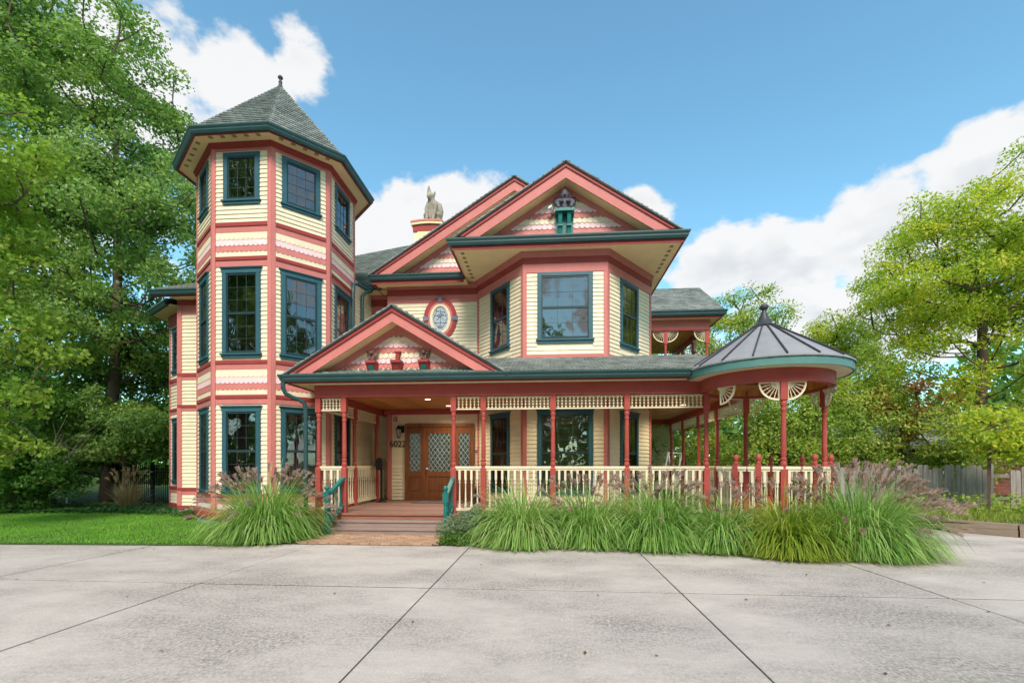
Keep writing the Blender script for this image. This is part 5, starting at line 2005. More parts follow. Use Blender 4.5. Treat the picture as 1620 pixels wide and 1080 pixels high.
# ---- left side
tree("maple_tree", "tall green maple towering left of the tower", (-17.8, 17.8, 0),
     [(0.3, 0, 9.5, 4.6, 4.6, 4.2), (-1.6, 0, 14.5, 4.8, 4.6, 4.6), (.9, .5, 14.0, 3.2, 3.4, 2.8), (2.0, -.5, 11.4, 3.0, 3.2, 2.2), (2.2, 0, 7.8, 3.0, 3.4, 2.0), (-3.5, 0, 8.0, 3.5, 4, 3.5), (-1.2, 0, 18.6, 3.0, 3.2, 3.0), (.6, 0, 17.0, 2.2, 2.2, 2.2)],
     385, 235, .15, "maple_leaf", 11, trunk_r=.2, clump_r=.78, flat=.62, trunk_top=14.5, lean=(.8, 0))
tree("maple_tree", "second green maple at the left edge behind the bright branches", (-22.5, 16.0, 0),
     [(0, 0, 8, 4.5, 4.5, 5.0), (0, 0, 14, 4.6, 4.5, 5.0), (1, 0, 18.5, 3.5, 3.5, 3.2)],
     210, 250, .16, "maple_leaf", 12, trunk_r=.2, clump_r=1.05, flat=.8, trunk_top=13)
tree("bright_branch_tree", "bright yellow-green sapling leaning in at the left edge", (-13.1, 9.9, 0),
     [(.3, .1, 4.2, 1.5, 1.4, 1.7), (-.2, 0, 6.4, 1.5, 1.4, 1.8), (-.2, 0, 8.9, 1.5, 1.4, 1.4), (.2, .2, 2.2, 1.2, 1.1, .8)],
     110, 120, .115, "bright_leaf", 13, trunk_r=.07, clump_r=.55, flat=.5, trunk_top=7.5, aspect=.85)
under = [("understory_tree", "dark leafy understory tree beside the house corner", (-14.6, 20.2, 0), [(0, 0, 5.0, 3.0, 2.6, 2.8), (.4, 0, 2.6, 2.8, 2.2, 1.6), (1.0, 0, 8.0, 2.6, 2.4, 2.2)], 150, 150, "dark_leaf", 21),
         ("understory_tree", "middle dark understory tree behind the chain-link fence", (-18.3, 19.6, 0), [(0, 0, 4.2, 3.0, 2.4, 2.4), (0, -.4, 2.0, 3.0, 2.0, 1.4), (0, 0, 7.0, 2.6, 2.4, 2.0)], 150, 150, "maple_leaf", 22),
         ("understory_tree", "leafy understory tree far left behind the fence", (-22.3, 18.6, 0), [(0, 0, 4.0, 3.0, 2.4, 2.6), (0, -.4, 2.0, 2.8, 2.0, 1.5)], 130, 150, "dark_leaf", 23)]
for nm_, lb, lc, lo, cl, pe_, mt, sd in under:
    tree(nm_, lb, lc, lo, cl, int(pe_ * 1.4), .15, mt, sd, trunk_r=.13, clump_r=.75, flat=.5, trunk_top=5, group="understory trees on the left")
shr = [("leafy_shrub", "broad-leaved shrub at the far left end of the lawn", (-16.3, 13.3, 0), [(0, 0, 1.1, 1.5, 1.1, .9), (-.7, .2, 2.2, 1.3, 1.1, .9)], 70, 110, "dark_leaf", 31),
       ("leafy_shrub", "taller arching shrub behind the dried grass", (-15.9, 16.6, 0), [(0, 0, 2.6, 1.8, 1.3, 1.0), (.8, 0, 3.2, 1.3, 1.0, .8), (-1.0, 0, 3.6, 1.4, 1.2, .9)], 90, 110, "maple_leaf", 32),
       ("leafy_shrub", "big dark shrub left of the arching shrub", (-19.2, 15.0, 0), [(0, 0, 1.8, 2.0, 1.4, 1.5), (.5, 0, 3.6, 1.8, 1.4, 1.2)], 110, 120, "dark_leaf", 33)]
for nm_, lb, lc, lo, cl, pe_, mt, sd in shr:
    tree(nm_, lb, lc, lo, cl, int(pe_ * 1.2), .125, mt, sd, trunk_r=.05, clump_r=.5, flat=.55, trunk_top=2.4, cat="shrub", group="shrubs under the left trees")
# bare dead branches in the left shrubs
tw = empty("bare_branches", (-15.6, 13.9, 0), "bare pale dead branches sticking out of the left shrubs", "branches")
rng_ = random.Random(4)
b = MB()
for i in range(9):
    p = Vector((-15.9 + rng_.uniform(-.3, .3), 13.9, 1.0))
    d = Vector((rng_.uniform(-.5, 1.0), rng_.uniform(-.5, .1), rng_.uniform(.2, 1.0))).normalized()
    pts = [p]
    for k in range(6):
        d = (d + Vector((rng_.gauss(0, .2), rng_.gauss(0, .15), rng_.gauss(-.05, .18)))).normalized()
        pts.append(pts[-1] + d * .3)
        if k > 1:
            e = (d + Vector((rng_.gauss(0, .6), rng_.gauss(0, .4), rng_.gauss(0, .6)))).normalized()
            b.tube([pts[-1], pts[-1] + e * .25, pts[-1] + e * .45 + Vector((0, 0, .05))], [.007, .005, .003], 4)
    b.tube(pts, [.02, .017, .014, .011, .009, .007, .004], 5)
b.build("twig", "dry_twig", tw)

# ---- right side
tree("locust_tree", "large yellow-green locust tree at the right edge", (17.6, 20.8, 0),
     [(0.3, 0, 6.2, 4.4, 3.6, 2.4), (-.6, 0, 9.4, 3.6, 3.4, 2.2), (1.2, 0, 11.2, 3.2, 3, 1.9), (-2.6, 0, 8.6, 2.2, 2.4, 1.9), (3.4, 0, 9.0, 3.2, 3.4, 3.0), (.9, -.2, 13.0, 1.2, 1.4, 1.3), (-1.9, 0, 11.0, 1.9, 1.8, 1.3)],
     290, 330, .13, "locust_leaf", 41, trunk_r=.2, clump_r=.78, flat=.6, trunk_top=9.5, aspect=.5)
tree("drooping_sapling", "low drooping yellow-green sapling over the picket fence", (11.5, 13.35, .1),
     [(.2, .0, 2.35, 1.2, .8, .5), (.7, 0, 1.9, .7, .6, .4)], 34, 100, .13, "locust_leaf", 42, trunk_r=.05, clump_r=.42, flat=.5, trunk_top=2.2, aspect=.5)
tree("dying_tree", "small tree with rusty brown leaves beside the locust", (13.9, 19.6, 0),
     [(0, 0, 3.9, 1.5, 1.2, .9), (-.6, 0, 3.1, .9, .9, .7)], 24, 60, .15, "autumn_leaf", 43, trunk_r=.09, clump_r=.5, trunk_top=3.4)
rg = [("hedge_tree", "dense hedge tree right behind the gazebo", (9.2, 19.6, 0), [(0, 0, 2.0, 2.4, 1.8, 2.0), (.3, 0, 4.2, 2.0, 1.8, 1.4)], 130, 130, "hedge_leaf", 51),
      ("hedge_tree", "hedge tree right of the gazebo post", (12.3, 20.4, 0), [(0, 0, 2.2, 2.2, 1.8, 2.1), (0, 0, 4.6, 2.0, 1.7, 1.6)], 130, 130, "hedge_leaf", 52),
      ("hedge_tree", "hedge tree seen through the side porch", (6.6, 23.8, 0), [(0, 0, 2.2, 2.4, 1.8, 2.2), (0, 0, 5.0, 2.2, 1.8, 1.6)], 120, 130, "hedge_leaf", 53),
      ("hedge_tree", "bushy hedge tree at the right edge behind the picket fence", (18.6, 18.0, 0), [(0, 0, 1.4, 1.6, 1.2, 1.3), (-.5, 0, 2.8, 1.7, 1.2, 1.2)], 70, 120, "hedge_leaf", 55),
      ("hedge_tree", "bushy hedge tree beside the neighbour's garage", (15.0, 18.6, 0), [(0, 0, 1.4, 1.3, 1.2, 1.3), (-.8, 0, 2.6, 1.3, 1.2, 1.1)], 60, 120, "hedge_leaf", 54)]
for nm_, lb, lc, lo, cl, pe_, mt, sd in rg:
    tree(nm_, lb, lc, lo, cl, int(pe_ * 1.4), .12, mt, sd, trunk_r=.10, clump_r=.62, flat=.7, trunk_top=3.5, group="hedge trees along the right side", aspect=.55, upb=.3)
bk = [("background_tree", "loose pale green tree rising behind the gazebo roof", (11.0, 27.0, 0), [(0, 0, 6.5, 2.8, 2.4, 2.4), (.3, 0, 9.6, 2.0, 1.8, 1.7), (-1.6, 0, 8.2, 1.6, 1.6, 1.5)], 95, 105, "hedge_leaf", 61),
      ("background_tree", "taller loose tree behind the balcony posts", (8.6, 31.0, 0), [(0, 0, 7.0, 2.8, 2.4, 2.8), (.6, 0, 10.6, 1.8, 1.8, 1.8)], 85, 105, "hedge_leaf", 62),
      ("background_tree", "rounded yellow-green tree between gazebo and locust", (15.0, 25.5, 0), [(0, 0, 5.4, 2.6, 2.2, 2.2), (-.6, 0, 7.8, 1.8, 1.8, 1.4)], 110, 120, "locust_leaf", 63)]
for nm_, lb, lc, lo, cl, pe_, mt, sd in bk:
    tree(nm_, lb, lc, lo, cl, int(pe_ * 1.5), .15, mt, sd, trunk_r=.14, clump_r=.75, flat=.6, trunk_top=7, group="background trees on the right", aspect=.5)

# far wood closing the view behind house and garden
rng = np.random.default_rng(77)
n = 52000
x = rng.uniform(-70, 75, n)
hx = 7.5 + 2.6 * np.sin(x * .21) + 1.8 * np.sin(x * .53 + 1)
hx = np.where((x > -12) & (x < 22), hx * .8, hx)
z = rng.random(n) ** .8 * hx
y = 44 + np.abs(x) * -.12 + rng.normal(size=n) * 2.0 + z * .15
cen = np.stack([x, y, z], 1)
nm2 = nrm(np.stack([rng.normal(size=n) * .5, -1 + rng.normal(size=n) * .5, .6 + rng.normal(size=n) * .4], 1))
v, f = leaves_np(rng, cen, nm2, rng.uniform(.35, .75, n), .7)
tag(put("far_wood", np_mesh("far_wood", v, f, "dark_leaf")), "mass of dark green woodland far behind the house", "woods", kind="stuff")

n = 9000  # added unseen greenery, darkens the bright sky mirrored in the lower windows
x = rng.uniform(-60, 60, n)
z = rng.random(n) ** .8 * (4.5 + 1.6 * np.sin(x * .3) + 1.2 * np.sin(x * .71))
y = -30 + rng.normal(size=n) * 1.2
v, f = leaves_np(rng, np.stack([x, y, z], 1), nrm(np.stack([rng.normal(size=n) * .5, 1 + rng.normal(size=n) * .5, .6 + rng.normal(size=n) * .4], 1)), rng.uniform(.6, 1.1, n), .7)
tag(put("added_street_wood", np_mesh("added_street_wood", v, f, "dark_leaf")), "added low greenery behind the camera, darkening reflections in the lower windows", "woods", kind="stuff")
# trees across the street, behind the camera: seen in the window panes
t0 = tree("street_tree", "leafy tree across the street mirrored in the tower windows", (-10.0, -13.0, 0),
          [(0, 0, 8.5, 4.6, 4.6, 4.6), (0, 0, 14.0, 3.6, 3.6, 3.4)], 130, 90, .36, "maple_leaf", 71, trunk_r=.3, clump_r=1.2, trunk_top=10, group="trees across the street")
for (x_, y_, rz_, sc_, lb) in ((-1.0, -20, 1.1, .85, "leafy tree across the street mirrored low in the bay windows"), (8.0, -17, 2.3, 1.0, "leafy tree across the street mirrored right of the bay"), (18.0, -18, 3.9, 1.15, "leafy tree across the street furthest right"), (-19.0, -6.0, 5.0, 1.25, "tall leafy tree left of the camera mirrored in the upper tower windows"), (23.0, -6.0, .6, 1.0, "leafy tree right of the camera mirrored in the angled tower windows")):
    copy_tree(t0, (x_, y_, 0), rz_, sc_, lb)

# ------------------------------------------------------------------ ornamental grasses
def blades(rng, n, r0, L0, L1, w, spread, segs=6, stiff=1.0, bias=None):
    """arching blades from a tuft: returns verts, quads (in local space)"""
    az = rng.uniform(0, 2 * np.pi, n)
    lean = np.abs(rng.normal(size=n)) * spread * .55 + rng.random(n) * spread * .5
    L = rng.uniform(L0, L1, n) * (1 - .25 * np.clip(lean, 0, 1))
    rr = r0 * np.sqrt(rng.random(n))
    a2 = az + rng.normal(size=n) * .5
    base = np.stack([rr * np.cos(a2), rr * np.sin(a2), np.full(n, .0)], 1)
    d = np.stack([np.sin(lean) * np.cos(az), np.sin(lean) * np.sin(az), np.cos(lean)], 1)
    P = [base]
    step = (L / segs)[:, None]
    bend = rng.uniform(.10, .30, n)[:, None] / stiff
    for k in range(segs):
        d = d.copy()
        d[:, 2:3] -= bend * (k + .5) / segs * 1.9
        d = nrm(d + rng.normal(size=(n, 3)) * .02)
        q = P[-1] + d * step
        q[:, 2] = np.maximum(q[:, 2], .02)
        P.append(q)
    side = np.stack([-np.sin(az), np.cos(az), np.zeros(n)], 1)
    tw = rng.normal(size=n) * .7
    side = nrm(side * np.cos(tw)[:, None] + np.stack([np.cos(az), np.sin(az), np.zeros(n)], 1) * np.sin(tw)[:, None])
    W = w * rng.uniform(.7, 1.3, n)[:, None]
    vs = []
    prof = [.7, 1, 1, .9, .75, .5, .08] if segs == 6 else list(np.linspace(1, .08, segs + 1))
    for k in range(segs + 1):
        vs.append(P[k] - side * W * prof[k] * .5)
        vs.append(P[k] + side * W * prof[k] * .5)
    v = np.stack(vs, 1).reshape(-1, 3)
    m = 2 * (segs + 1)
    i = np.arange(n)[:, None] * m
    f = np.concatenate([i + np.array([[2 * k, 2 * k + 1, 2 * k + 3, 2 * k + 2]]) for k in range(segs)], 0)
    return v, f, P, d

def plumes(rng, n, L0, L1, spread, az0=None, plen=.26, pr=.045, bris=70, az_w=3.2):
    """flower stems ending in bristly bottlebrush heads"""
    V, Fq, S, Sf = [], [], [], []
    k0 = s0 = 0
    for i in range(n):
        az = rng.uniform(0, 2 * np.pi) if az0 is None else rng.normal(az0, az_w)
        lean = rng.uniform(.10, 1.0) * spread
        L = rng.uniform(L0, L1)
        d = np.array([math.sin(lean) * math.cos(az), math.sin(lean) * math.sin(az), math.cos(lean)])
        p = np.array([.1 * math.cos(az), .1 * math.sin(az), .1])
        pts = [p]
        seg = 9
        bend = rng.uniform(.02, .09)
        for k in range(seg):
            d = d + np.array([0, 0, -bend * (.4 + k / seg)])
            d /= np.linalg.norm(d)
            p = p + d * L / seg
            pts.append(p)
        pts = np.array(pts)
        pts[:, 2] = np.maximum(pts[:, 2], .03)
        sd = np.array([-math.sin(az), math.cos(az), 0]) * .0025
        vv = np.concatenate([pts - sd, pts + sd], 0)
        S.append(vv)
        m = len(pts)
        Sf.append(np.array([[q, q + 1, q + 1 + m, q + m] for q in range(m - 1)]) + s0)
        s0 += 2 * m
        # head
        pl = plen * rng.uniform(.75, 1.25)
        hd = []
        p = pts[-1]
        n_b = bris
        t = rng.random(n_b)
        dd = d[None, :] + np.array([0, 0, -.35]) * t[:, None]
        cen = p[None, :] + dd * (t * pl)[:, None]
        rad = rng.normal(size=(n_b, 3))
        rad = nrm(rad - d[None, :] * (rad @ d)[:, None])
        prof = np.sin(np.pi * (t * .86 + .1)) ** .7
        out = nrm(rad + d[None, :] * 1.5)
        ln = pr * rng.uniform(1.2, 2.4, n_b) * prof
        sd2 = nrm(np.cross(out, rng.normal(size=(n_b, 3)))) * .006
        a = cen - sd2; c = cen + sd2; e = cen + out * ln[:, None]
        V.append(np.stack([a, c, e + sd2 * .3, e - sd2 * .3], 1).reshape(-1, 3))
        Fq.append(np.arange(n_b * 4).reshape(-1, 4) + k0)
        k0 += n_b * 4
    return np.concatenate(S), np.concatenate(Sf), np.concatenate(V), np.concatenate(Fq)

def fountain_grass(label, x, y, R, Hh, seed, n=1700, mat="grass_blade", npl=70, plume_spread=.9, az0=None, pl_len=1.25, az_w=1.0, plen=.24):
    rng = np.random.default_rng(seed)
    root = empty("fountain_grass", (x, y, .03), label, "ornamental grass", "fountain grass clumps along the porch")
    M = Matrix.Translation((x, y, .03))
    v, f, P, d = blades(rng, n, R * .36, Hh * 1.0, Hh * 1.75, .0165, 1.2, 6, stiff=.47)
    v[:, 0] *= 1.0
    put("blades", np_mesh("blades", v, f, mat), root, M)
    if npl:
        s, sf, pv, pf = plumes(rng, npl, Hh * 1.0, Hh * pl_len, plume_spread, az0, plen=plen, az_w=az_w)
        st = put("stems", np_mesh("stems", s, sf, mat), root, M)
        put("plume_heads", np_mesh("plume_heads", pv, pf, "plume"), root, M)
    return root
fountain_grass("fountain grass clump with plumes left of the steps", -5.75, 9.30, 1.1, 1.0, 101, n=4200, npl=110, plume_spread=.98, pl_len=1.25)
fountain_grass("bright green grass clump next to the grey-green bush, few plumes", -.50, 9.05, .9, .90, 102, n=3600, npl=5)
fountain_grass("wide grass clump below the middle railing with purple plumes", .75, 9.20, 1.1, .86, 103, n=4000, npl=36, plume_spread=.85, pl_len=1.30)
fountain_grass("plumed grass clump just left of the gazebo post", 2.0, 9.10, 1.15, .94, 104, n=4200, npl=44, plume_spread=.85, pl_len=1.26)
fountain_grass("plain green grass clump below the gazebo's left railing", 3.10, 8.78, .85, .76, 105, n=3200, npl=12, pl_len=1.35, plume_spread=.6)
fountain_grass("yellow-green grass clump in front of the gazebo", 4.05, 8.36, 1.0, .80, 106, n=3800, mat="grass_yellow", npl=20, pl_len=1.3, plume_spread=.8)
fountain_grass("largest plumed grass clump right of the gazebo", 5.25, 8.55, 1.2, .98, 107, n=4800, npl=170, plume_spread=1.1, pl_len=1.36, az0=.5, az_w=1.3, plen=.26)

def bush(name, label, x, y, lobes, n, leaf, mat, seed, cat="bush", group=None, aspect=.5, twigs=True):
    rng = np.random.default_rng(seed)
    root = empty(name, (x, y, .02), label, cat, group)
    cen, nn = [], []
    for (cx, cy, cz, rx, ry, rz) in lobes:
        m = int(n / len(lobes))
        d = nrm(rng.normal(size=(m, 3)))
        d[:, 2] = np.abs(d[:, 2]) * 1.0 - .15
        r = rng.random((m, 1)) ** .3 * (1 + .18 * np.sin(d[:, :1] * 9 + d[:, 1:2] * 7 + seed))
        cen.append(np.array([cx, cy, cz]) + d * r * np.array([rx, ry, rz]))
        nn.append(d)
    cen = np.concatenate(cen); nn = np.concatenate(nn)
    cen[:, 2] = np.maximum(cen[:, 2], .02)
    nm_ = nrm(nn * .7 + rng.normal(size=nn.shape) * .5 + np.array([0, 0, .3]))
    v, f = leaves_np(rng, cen, nm_, leaf * rng.uniform(.6, 1.4, len(cen)), aspect)
    put("foliage", np_mesh("foliage", v, f, mat), root, Matrix.Translation((x, y, .02)))
    b = MB()
    r_ = random.Random(seed)
    for i in range(14):
        a = r_.uniform(0, 6.28)
        l = r_.choice(lobes)
        e = Vector((l[0] + l[3] * .7 * math.cos(a), l[1] + l[4] * .7 * math.sin(a), l[2] + l[5] * r_.uniform(.1, .7)))
        b.tube([(0, 0, 0), e * .5 + Vector((0, 0, .05)), e], [.012, .008, .004], 4)
    put("stems", b.mesh("stems", "bark"), root, Matrix.Translation((x, y, .02)))
    return root
bush("catmint_bush", "loose grey-green bush at the right foot of the steps", -1.62, 9.25, [(0, 0, .12, .55, .5, .50), (.38, .05, .15, .45, .45, .55), (-.25, .1, .1, .38, .4, .42), (.15, .1, .3, .4, .4, .46)], 6500, .055, "silver_leaf", 111, aspect=.4)
bush("low_green_plant", "low bright green leafy plant in front of the grey-green bush", -1.45, 8.78, [(0, 0, .03, .55, .22, .22), (-.3, .05, .03, .3, .22, .24)], 2600, .05, "mint_leaf", 112, aspect=.7)
bush("boxwood_ball", "small round boxwood at the tower's left foot", -9.55, 11.95, [(0, 0, .16, .24, .24, .25)], 1800, .035, "mint_leaf", 113)
rng = np.random.default_rng(120)
root = empty("dried_grass", (-14.1, 14.9, 0), "straw-coloured dried grass clump by the chain-link fence", "ornamental grass")
v, f, P, d = blades(rng, 420, .2, .7, 1.15, .014, .45, 6, stiff=1.6)
put("blades", np_mesh("blades", v, f, "straw"), root, Matrix.Translation((-14.1, 14.9, .03)))
s, sf, pv, pf = plumes(rng, 40, .8, 1.2, .5, None, plen=.2)
put("seed_heads", np_mesh("seed_heads", pv, pf, "straw"), root, Matrix.Translation((-14.1, 14.9, .03)))

# lawn, ivy, verge weeds, fallen leaves
def inside(px, py, poly):
    c = np.zeros(len(px), bool)
    j = len(poly) - 1
    for i in range(len(poly)):
        xi, yi = poly[i]; xj, yj = poly[j]
        hit = ((yi > py) != (yj > py)) & (px < (xj - xi) * (py - yi) / (yj - yi + 1e-12) + xi)
        c ^= hit
        j = i
    return c
def turf(name, label, poly, x0, x1, y0, y1, n, h, w, mat, seed, cat="grass", z=.03):
    rng = np.random.default_rng(seed)
    x = rng.uniform(x0, x1, n); y = rng.uniform(y0, y1, n)
    k = inside(x, y, poly)
    x, y = x[k], y[k]
    m = len(x)
    y = y + np.minimum(0, rng.normal(size=m) * .06)
    hh = h * rng.uniform(.5, 1.3, m) * (.8 + .35 * np.sin(x * 2.3) * np.sin(y * 1.9))
    a = rng.uniform(0, 6.28, m)
    base = np.stack([x, y, np.full(m, z)], 1)
    s = np.stack([np.cos(a), np.sin(a), np.zeros(m)], 1) * (w * rng.uniform(.6, 1.3, m))[:, None] * .5
    tip = base + np.stack([rng.normal(size=m) * .4 * hh, rng.normal(size=m) * .4 * hh, hh], 1)
    v = np.stack([base - s, base + s, tip], 1).reshape(-1, 3)
    f = np.arange(3 * m).reshape(-1, 3)
    return tag(put(name, np_mesh(name, v, f, mat)), label, cat, kind="stuff")
turf("lawn_grass", "mown bright green lawn left of the house", LAWN, -17, -4.9, 8.0, 15.5, 130000, .055, .012, "lawn_blade", 131, z=.025)
turf("verge_weeds", "long unmown grass behind the timber edging on the right", VERGE, 8.6, 17, 8.5, 15.2, 16000, .22, .016, "grass_yellow", 132, z=.2)
rng = np.random.default_rng(133)
n = 9000
x = rng.uniform(-17.5, -9.8, n); y = 14.2 + rng.normal(size=n) * .9 + .22 * (-12 - x) * -.35
k = inside(x, y, [(-20, 12.6), (-13, 13.3), (-9.8, 12.3), (-10.8, 13.2), (-12.6, 15), (-13, 17), (-20, 17)])
x, y = x[k], y[k]
cen = np.stack([x, y, .04 + .12 * rng.random(len(x))], 1)
v, f = leaves_np(rng, cen, nrm(rng.normal(size=cen.shape) * .5 + np.array([0, -.2, 1])), rng.uniform(.06, .12, len(x)), .8)
tag(put("ivy_groundcover", np_mesh("ivy_groundcover", v, f, "ivy_leaf")), "blue-green ivy ground cover along the back of the lawn", "ground cover", kind="stuff")
rng = np.random.default_rng(134)
n = 4200
x = rng.uniform(9.4, 20, n); y = rng.uniform(13.2, 15.2, n) - (x - 9) * .17
cen = np.stack([x, y, .22 + .5 * rng.random(n) ** 2], 1)
v, f = leaves_np(rng, cen, nrm(rng.normal(size=cen.shape) * .6 + np.array([0, -.3, .8])), rng.uniform(.06, .13, n), .8)
tag(put("fence_weeds", np_mesh("fence_weeds", v, f, "hedge_leaf")), "leafy weeds growing along the foot of the picket fence", "weeds", kind="stuff")
rng = np.random.default_rng(135)
n = 70
x = rng.uniform(-9, 10, n); y = rng.uniform(3.2, 8.4, n)
cen = np.stack([x, y, np.full(n, .012)], 1)
v, f = leaves_np(rng, cen, nrm(rng.normal(size=cen.shape) * .25 + np.array([0, 0, 1])), rng.uniform(.015, .05, n), .6)
tag(put("fallen_leaves", np_mesh("fallen_leaves", v, f, "dead_leaf")), "scattered brown leaves lying on the concrete", "leaves", kind="stuff")
# ------------------------------------------------------------------ figures and fittings
def skin_figure(name, bones, mat, parent, M, sub=1):
    """bones: list of (points, radii) chains joined into one surface by a voxel remesh"""
    b = MB()
    for pts, rad in bones:
        b.tube(pts, rad, 10)
        for p, r in zip(pts, rad):
            b.sphere(p, r * .99, 10, 7)
    me = b.mesh(name, mat)
    o = bpy.data.objects.new(name + "_tmp", me)
    COL.objects.link(o)
    md = o.modifiers.new("r", "REMESH")
    md.mode = "VOXEL"
    md.voxel_size = sub
    ms = o.modifiers.new("s", "SMOOTH")
    ms.iterations = 2
    ms.factor = .5
    dg = bpy.context.evaluated_depsgraph_get()
    me2 = bpy.data.meshes.new_from_object(o.evaluated_get(dg))
    bpy.data.objects.remove(o)
    me2.name = name
    me2.polygons.foreach_set("use_smooth", [True] * len(me2.polygons))
    if not me2.materials:
        me2.materials.append(MATS[mat])
    return put(name, me2, parent, M)

# stone gargoyle crouching on the chimney
gz = CZ + .115
g = empty("gargoyle_statue", (ch[0] + .12, ch[1] - .1, gz), "grey stone winged gargoyle crouching on the chimney top", "statue")
body = [([(.02, .02, .22), (.03, .04, .48), (.02, .02, .74), (-.03, -.05, .93)], [.27, .26, .235, .17]),       # trunk
        ([(-.04, -.08, .98), (-.07, -.15, 1.06), (-.11, -.27, .99)], [.15, .15, .085]),                       # head, muzzle
        ([(-.10, -.29, .94), (-.09, -.22, .92)], [.06, .07]),
        ([(-.15, -.1, .78), (-.22, -.22, .5), (-.17, -.30, .12), (-.17, -.36, .03)], [.10, .085, .075, .07]),
        ([(.16, -.1, .78), (.20, -.22, .5), (.12, -.30, .12), (.12, -.36, .03)], [.10, .085, .075, .07]),
        ([(-.20, .02, .22), (-.28, -.12, .30), (-.27, -.08, .06), (-.28, -.2, .03)], [.15, .11, .09, .07]),
        ([(.22, .02, .22), (.33, -.12, .30), (.30, -.08, .06), (.30, -.2, .03)], [.15, .12, .09, .07]),
        ([(-.09, -.10, 1.12), (-.13, -.09, 1.28), (-.145, -.07, 1.44), (-.15, -.06, 1.56)], [.13, .09, .05, .012]),    # tall pointed crest
        ([(.05, -.06, 1.10), (.11, -.03, 1.24), (.12, -.02, 1.33)], [.08, .055, .012]),                      # ear
        ([(.12, .12, .88), (.28, .18, .80), (.36, .16, .55), (.34, .14, .22)], [.12, .13, .12, .07]),         # folded wing
        ([(-.14, .14, .84), (-.24, .16, .66), (-.26, .14, .32)], [.10, .10, .06])]
skin_figure("body", body, "stone", g, Matrix.Translation((ch[0] + .12, ch[1] - .1, gz)) @ Matrix.Diagonal((.82, .9, .93, 1)), .028)

# dark horned gnome-like figure on the gable bracket
fx, fy, fz = bx, by - .17, bz + .70
g = empty("gable_figure", (fx, fy, fz), "dark horned grotesque squatting on the green gable bracket", "statue")
fig = [([(0, 0, .06), (0, .01, .14), (0, 0, .2)], [.12, .13, .1]), ([(0, -.04, .27), (0, -.05, .30)], [.085, .08]),
       ([(0, -.13, .27), (0, -.14, .26)], [.025, .02]),
       ([(-.07, -.03, .31), (-.15, -.03, .34)], [.03, .008]), ([(.07, -.03, .31), (.15, -.03, .34)], [.03, .008]),
       ([(-.03, -.05, .36), (-.05, -.05, .41)], [.035, .012]), ([(.03, -.05, .36), (.05, -.05, .41)], [.035, .012]), ([(0, -.05, .36), (0, -.05, .40)], [.05, .03]),
       ([(-.12, -.02, .2), (-.17, -.09, .13), (-.06, -.14, .13)], [.05, .045, .035]), ([(.12, -.02, .2), (.17, -.09, .13), (.06, -.14, .13)], [.05, .045, .035]),
       ([(-.08, -.02, .06), (-.16, -.10, .09), (-.13, -.12, .02)], [.06, .05, .04]), ([(.08, -.02, .06), (.16, -.10, .09), (.13, -.12, .02)], [.06, .05, .04]),
       ([(-.12, .05, .2), (-.2, .06, .28), (-.22, .05, .16)], [.04, .035, .015]), ([(.12, .05, .2), (.2, .06, .28), (.22, .05, .16)], [.04, .035, .015])]
skin_figure("body", fig, "lead", g, Matrix.Translation((fx, fy, fz)) @ Matrix.Scale(1.25, 4), .012)
# two small winged gargoyles on the porch corbels
for x, lb in ((CORB[0][0], "small winged bronze gargoyle on the left porch-gable corbel"), (CORB[2][0], "small winged bronze gargoyle on the right porch-gable corbel")):
    loc = (x, PY - .16, 3.84)
    g = empty("small_gargoyle", loc, lb, "statue", "gargoyles on the porch gable")
    fig = [([(0, .02, .03), (0, .02, .1)], [.05, .045]), ([(0, -.03, .15), (0, -.06, .14)], [.04, .028]),
           ([(-.03, -.02, .18), (-.045, -.02, .215)], [.014, .004]), ([(.03, -.02, .18), (.045, -.02, .215)], [.014, .004]),
           ([(-.04, .04, .1), (-.09, .05, .16), (-.115, .03, .23)], [.025, .02, .005]), ([(.04, .04, .1), (.09, .05, .16), (.115, .03, .23)], [.025, .02, .005]),
           ([(-.085, .05, .15), (-.1, .03, .07)], [.018, .005]), ([(.085, .05, .15), (.1, .03, .07)], [.018, .005]),
           ([(-.03, -.02, .08), (-.04, -.06, .02)], [.02, .015]), ([(.03, -.02, .08), (.04, -.06, .02)], [.02, .015])]
    skin_figure("body", fig, "bronze", g, Matrix.Translation(loc) @ Matrix.Scale(1.2, 4), .007)

# floodlights
def flood(label, p, d, mat="white_metal", s=1.0):
    p, d = Vector(p), Vector(d).normalized()
    g = empty("floodlight", p, label, "floodlight", "outdoor floodlights")
    b = MB(); b.lathe([(.05 * s, 0), (.05 * s, .03 * s)], 12, Matrix.Translation(p)); b.build("mount_plate", mat, g)
    q = p + Vector((0, -.06, -.02)) * s
    b = MB(); b.tube([p, q], .014 * s, 6); b.build("swivel_arm", mat, g)
    e = q + d * .17 * s
    b = MB(); b.tube([q, q + d * .03 * s, q + d * .09 * s, e], [.022 * s, .04 * s, .05 * s, .062 * s], 12); b.build("lamp_head", mat, g, 50)
flood("white floodlight beside the gable grotesque", (bx - .30, 12.55, 7.42 + .70 + .02), (-.4, -.6, .45), s=1.0)
flood("grey floodlight clipped under the gazebo eave on the right", (gx + 1.05, gy - .62, BEAM0 - .03), (-.6, -.5, -.35), "stone", .95)

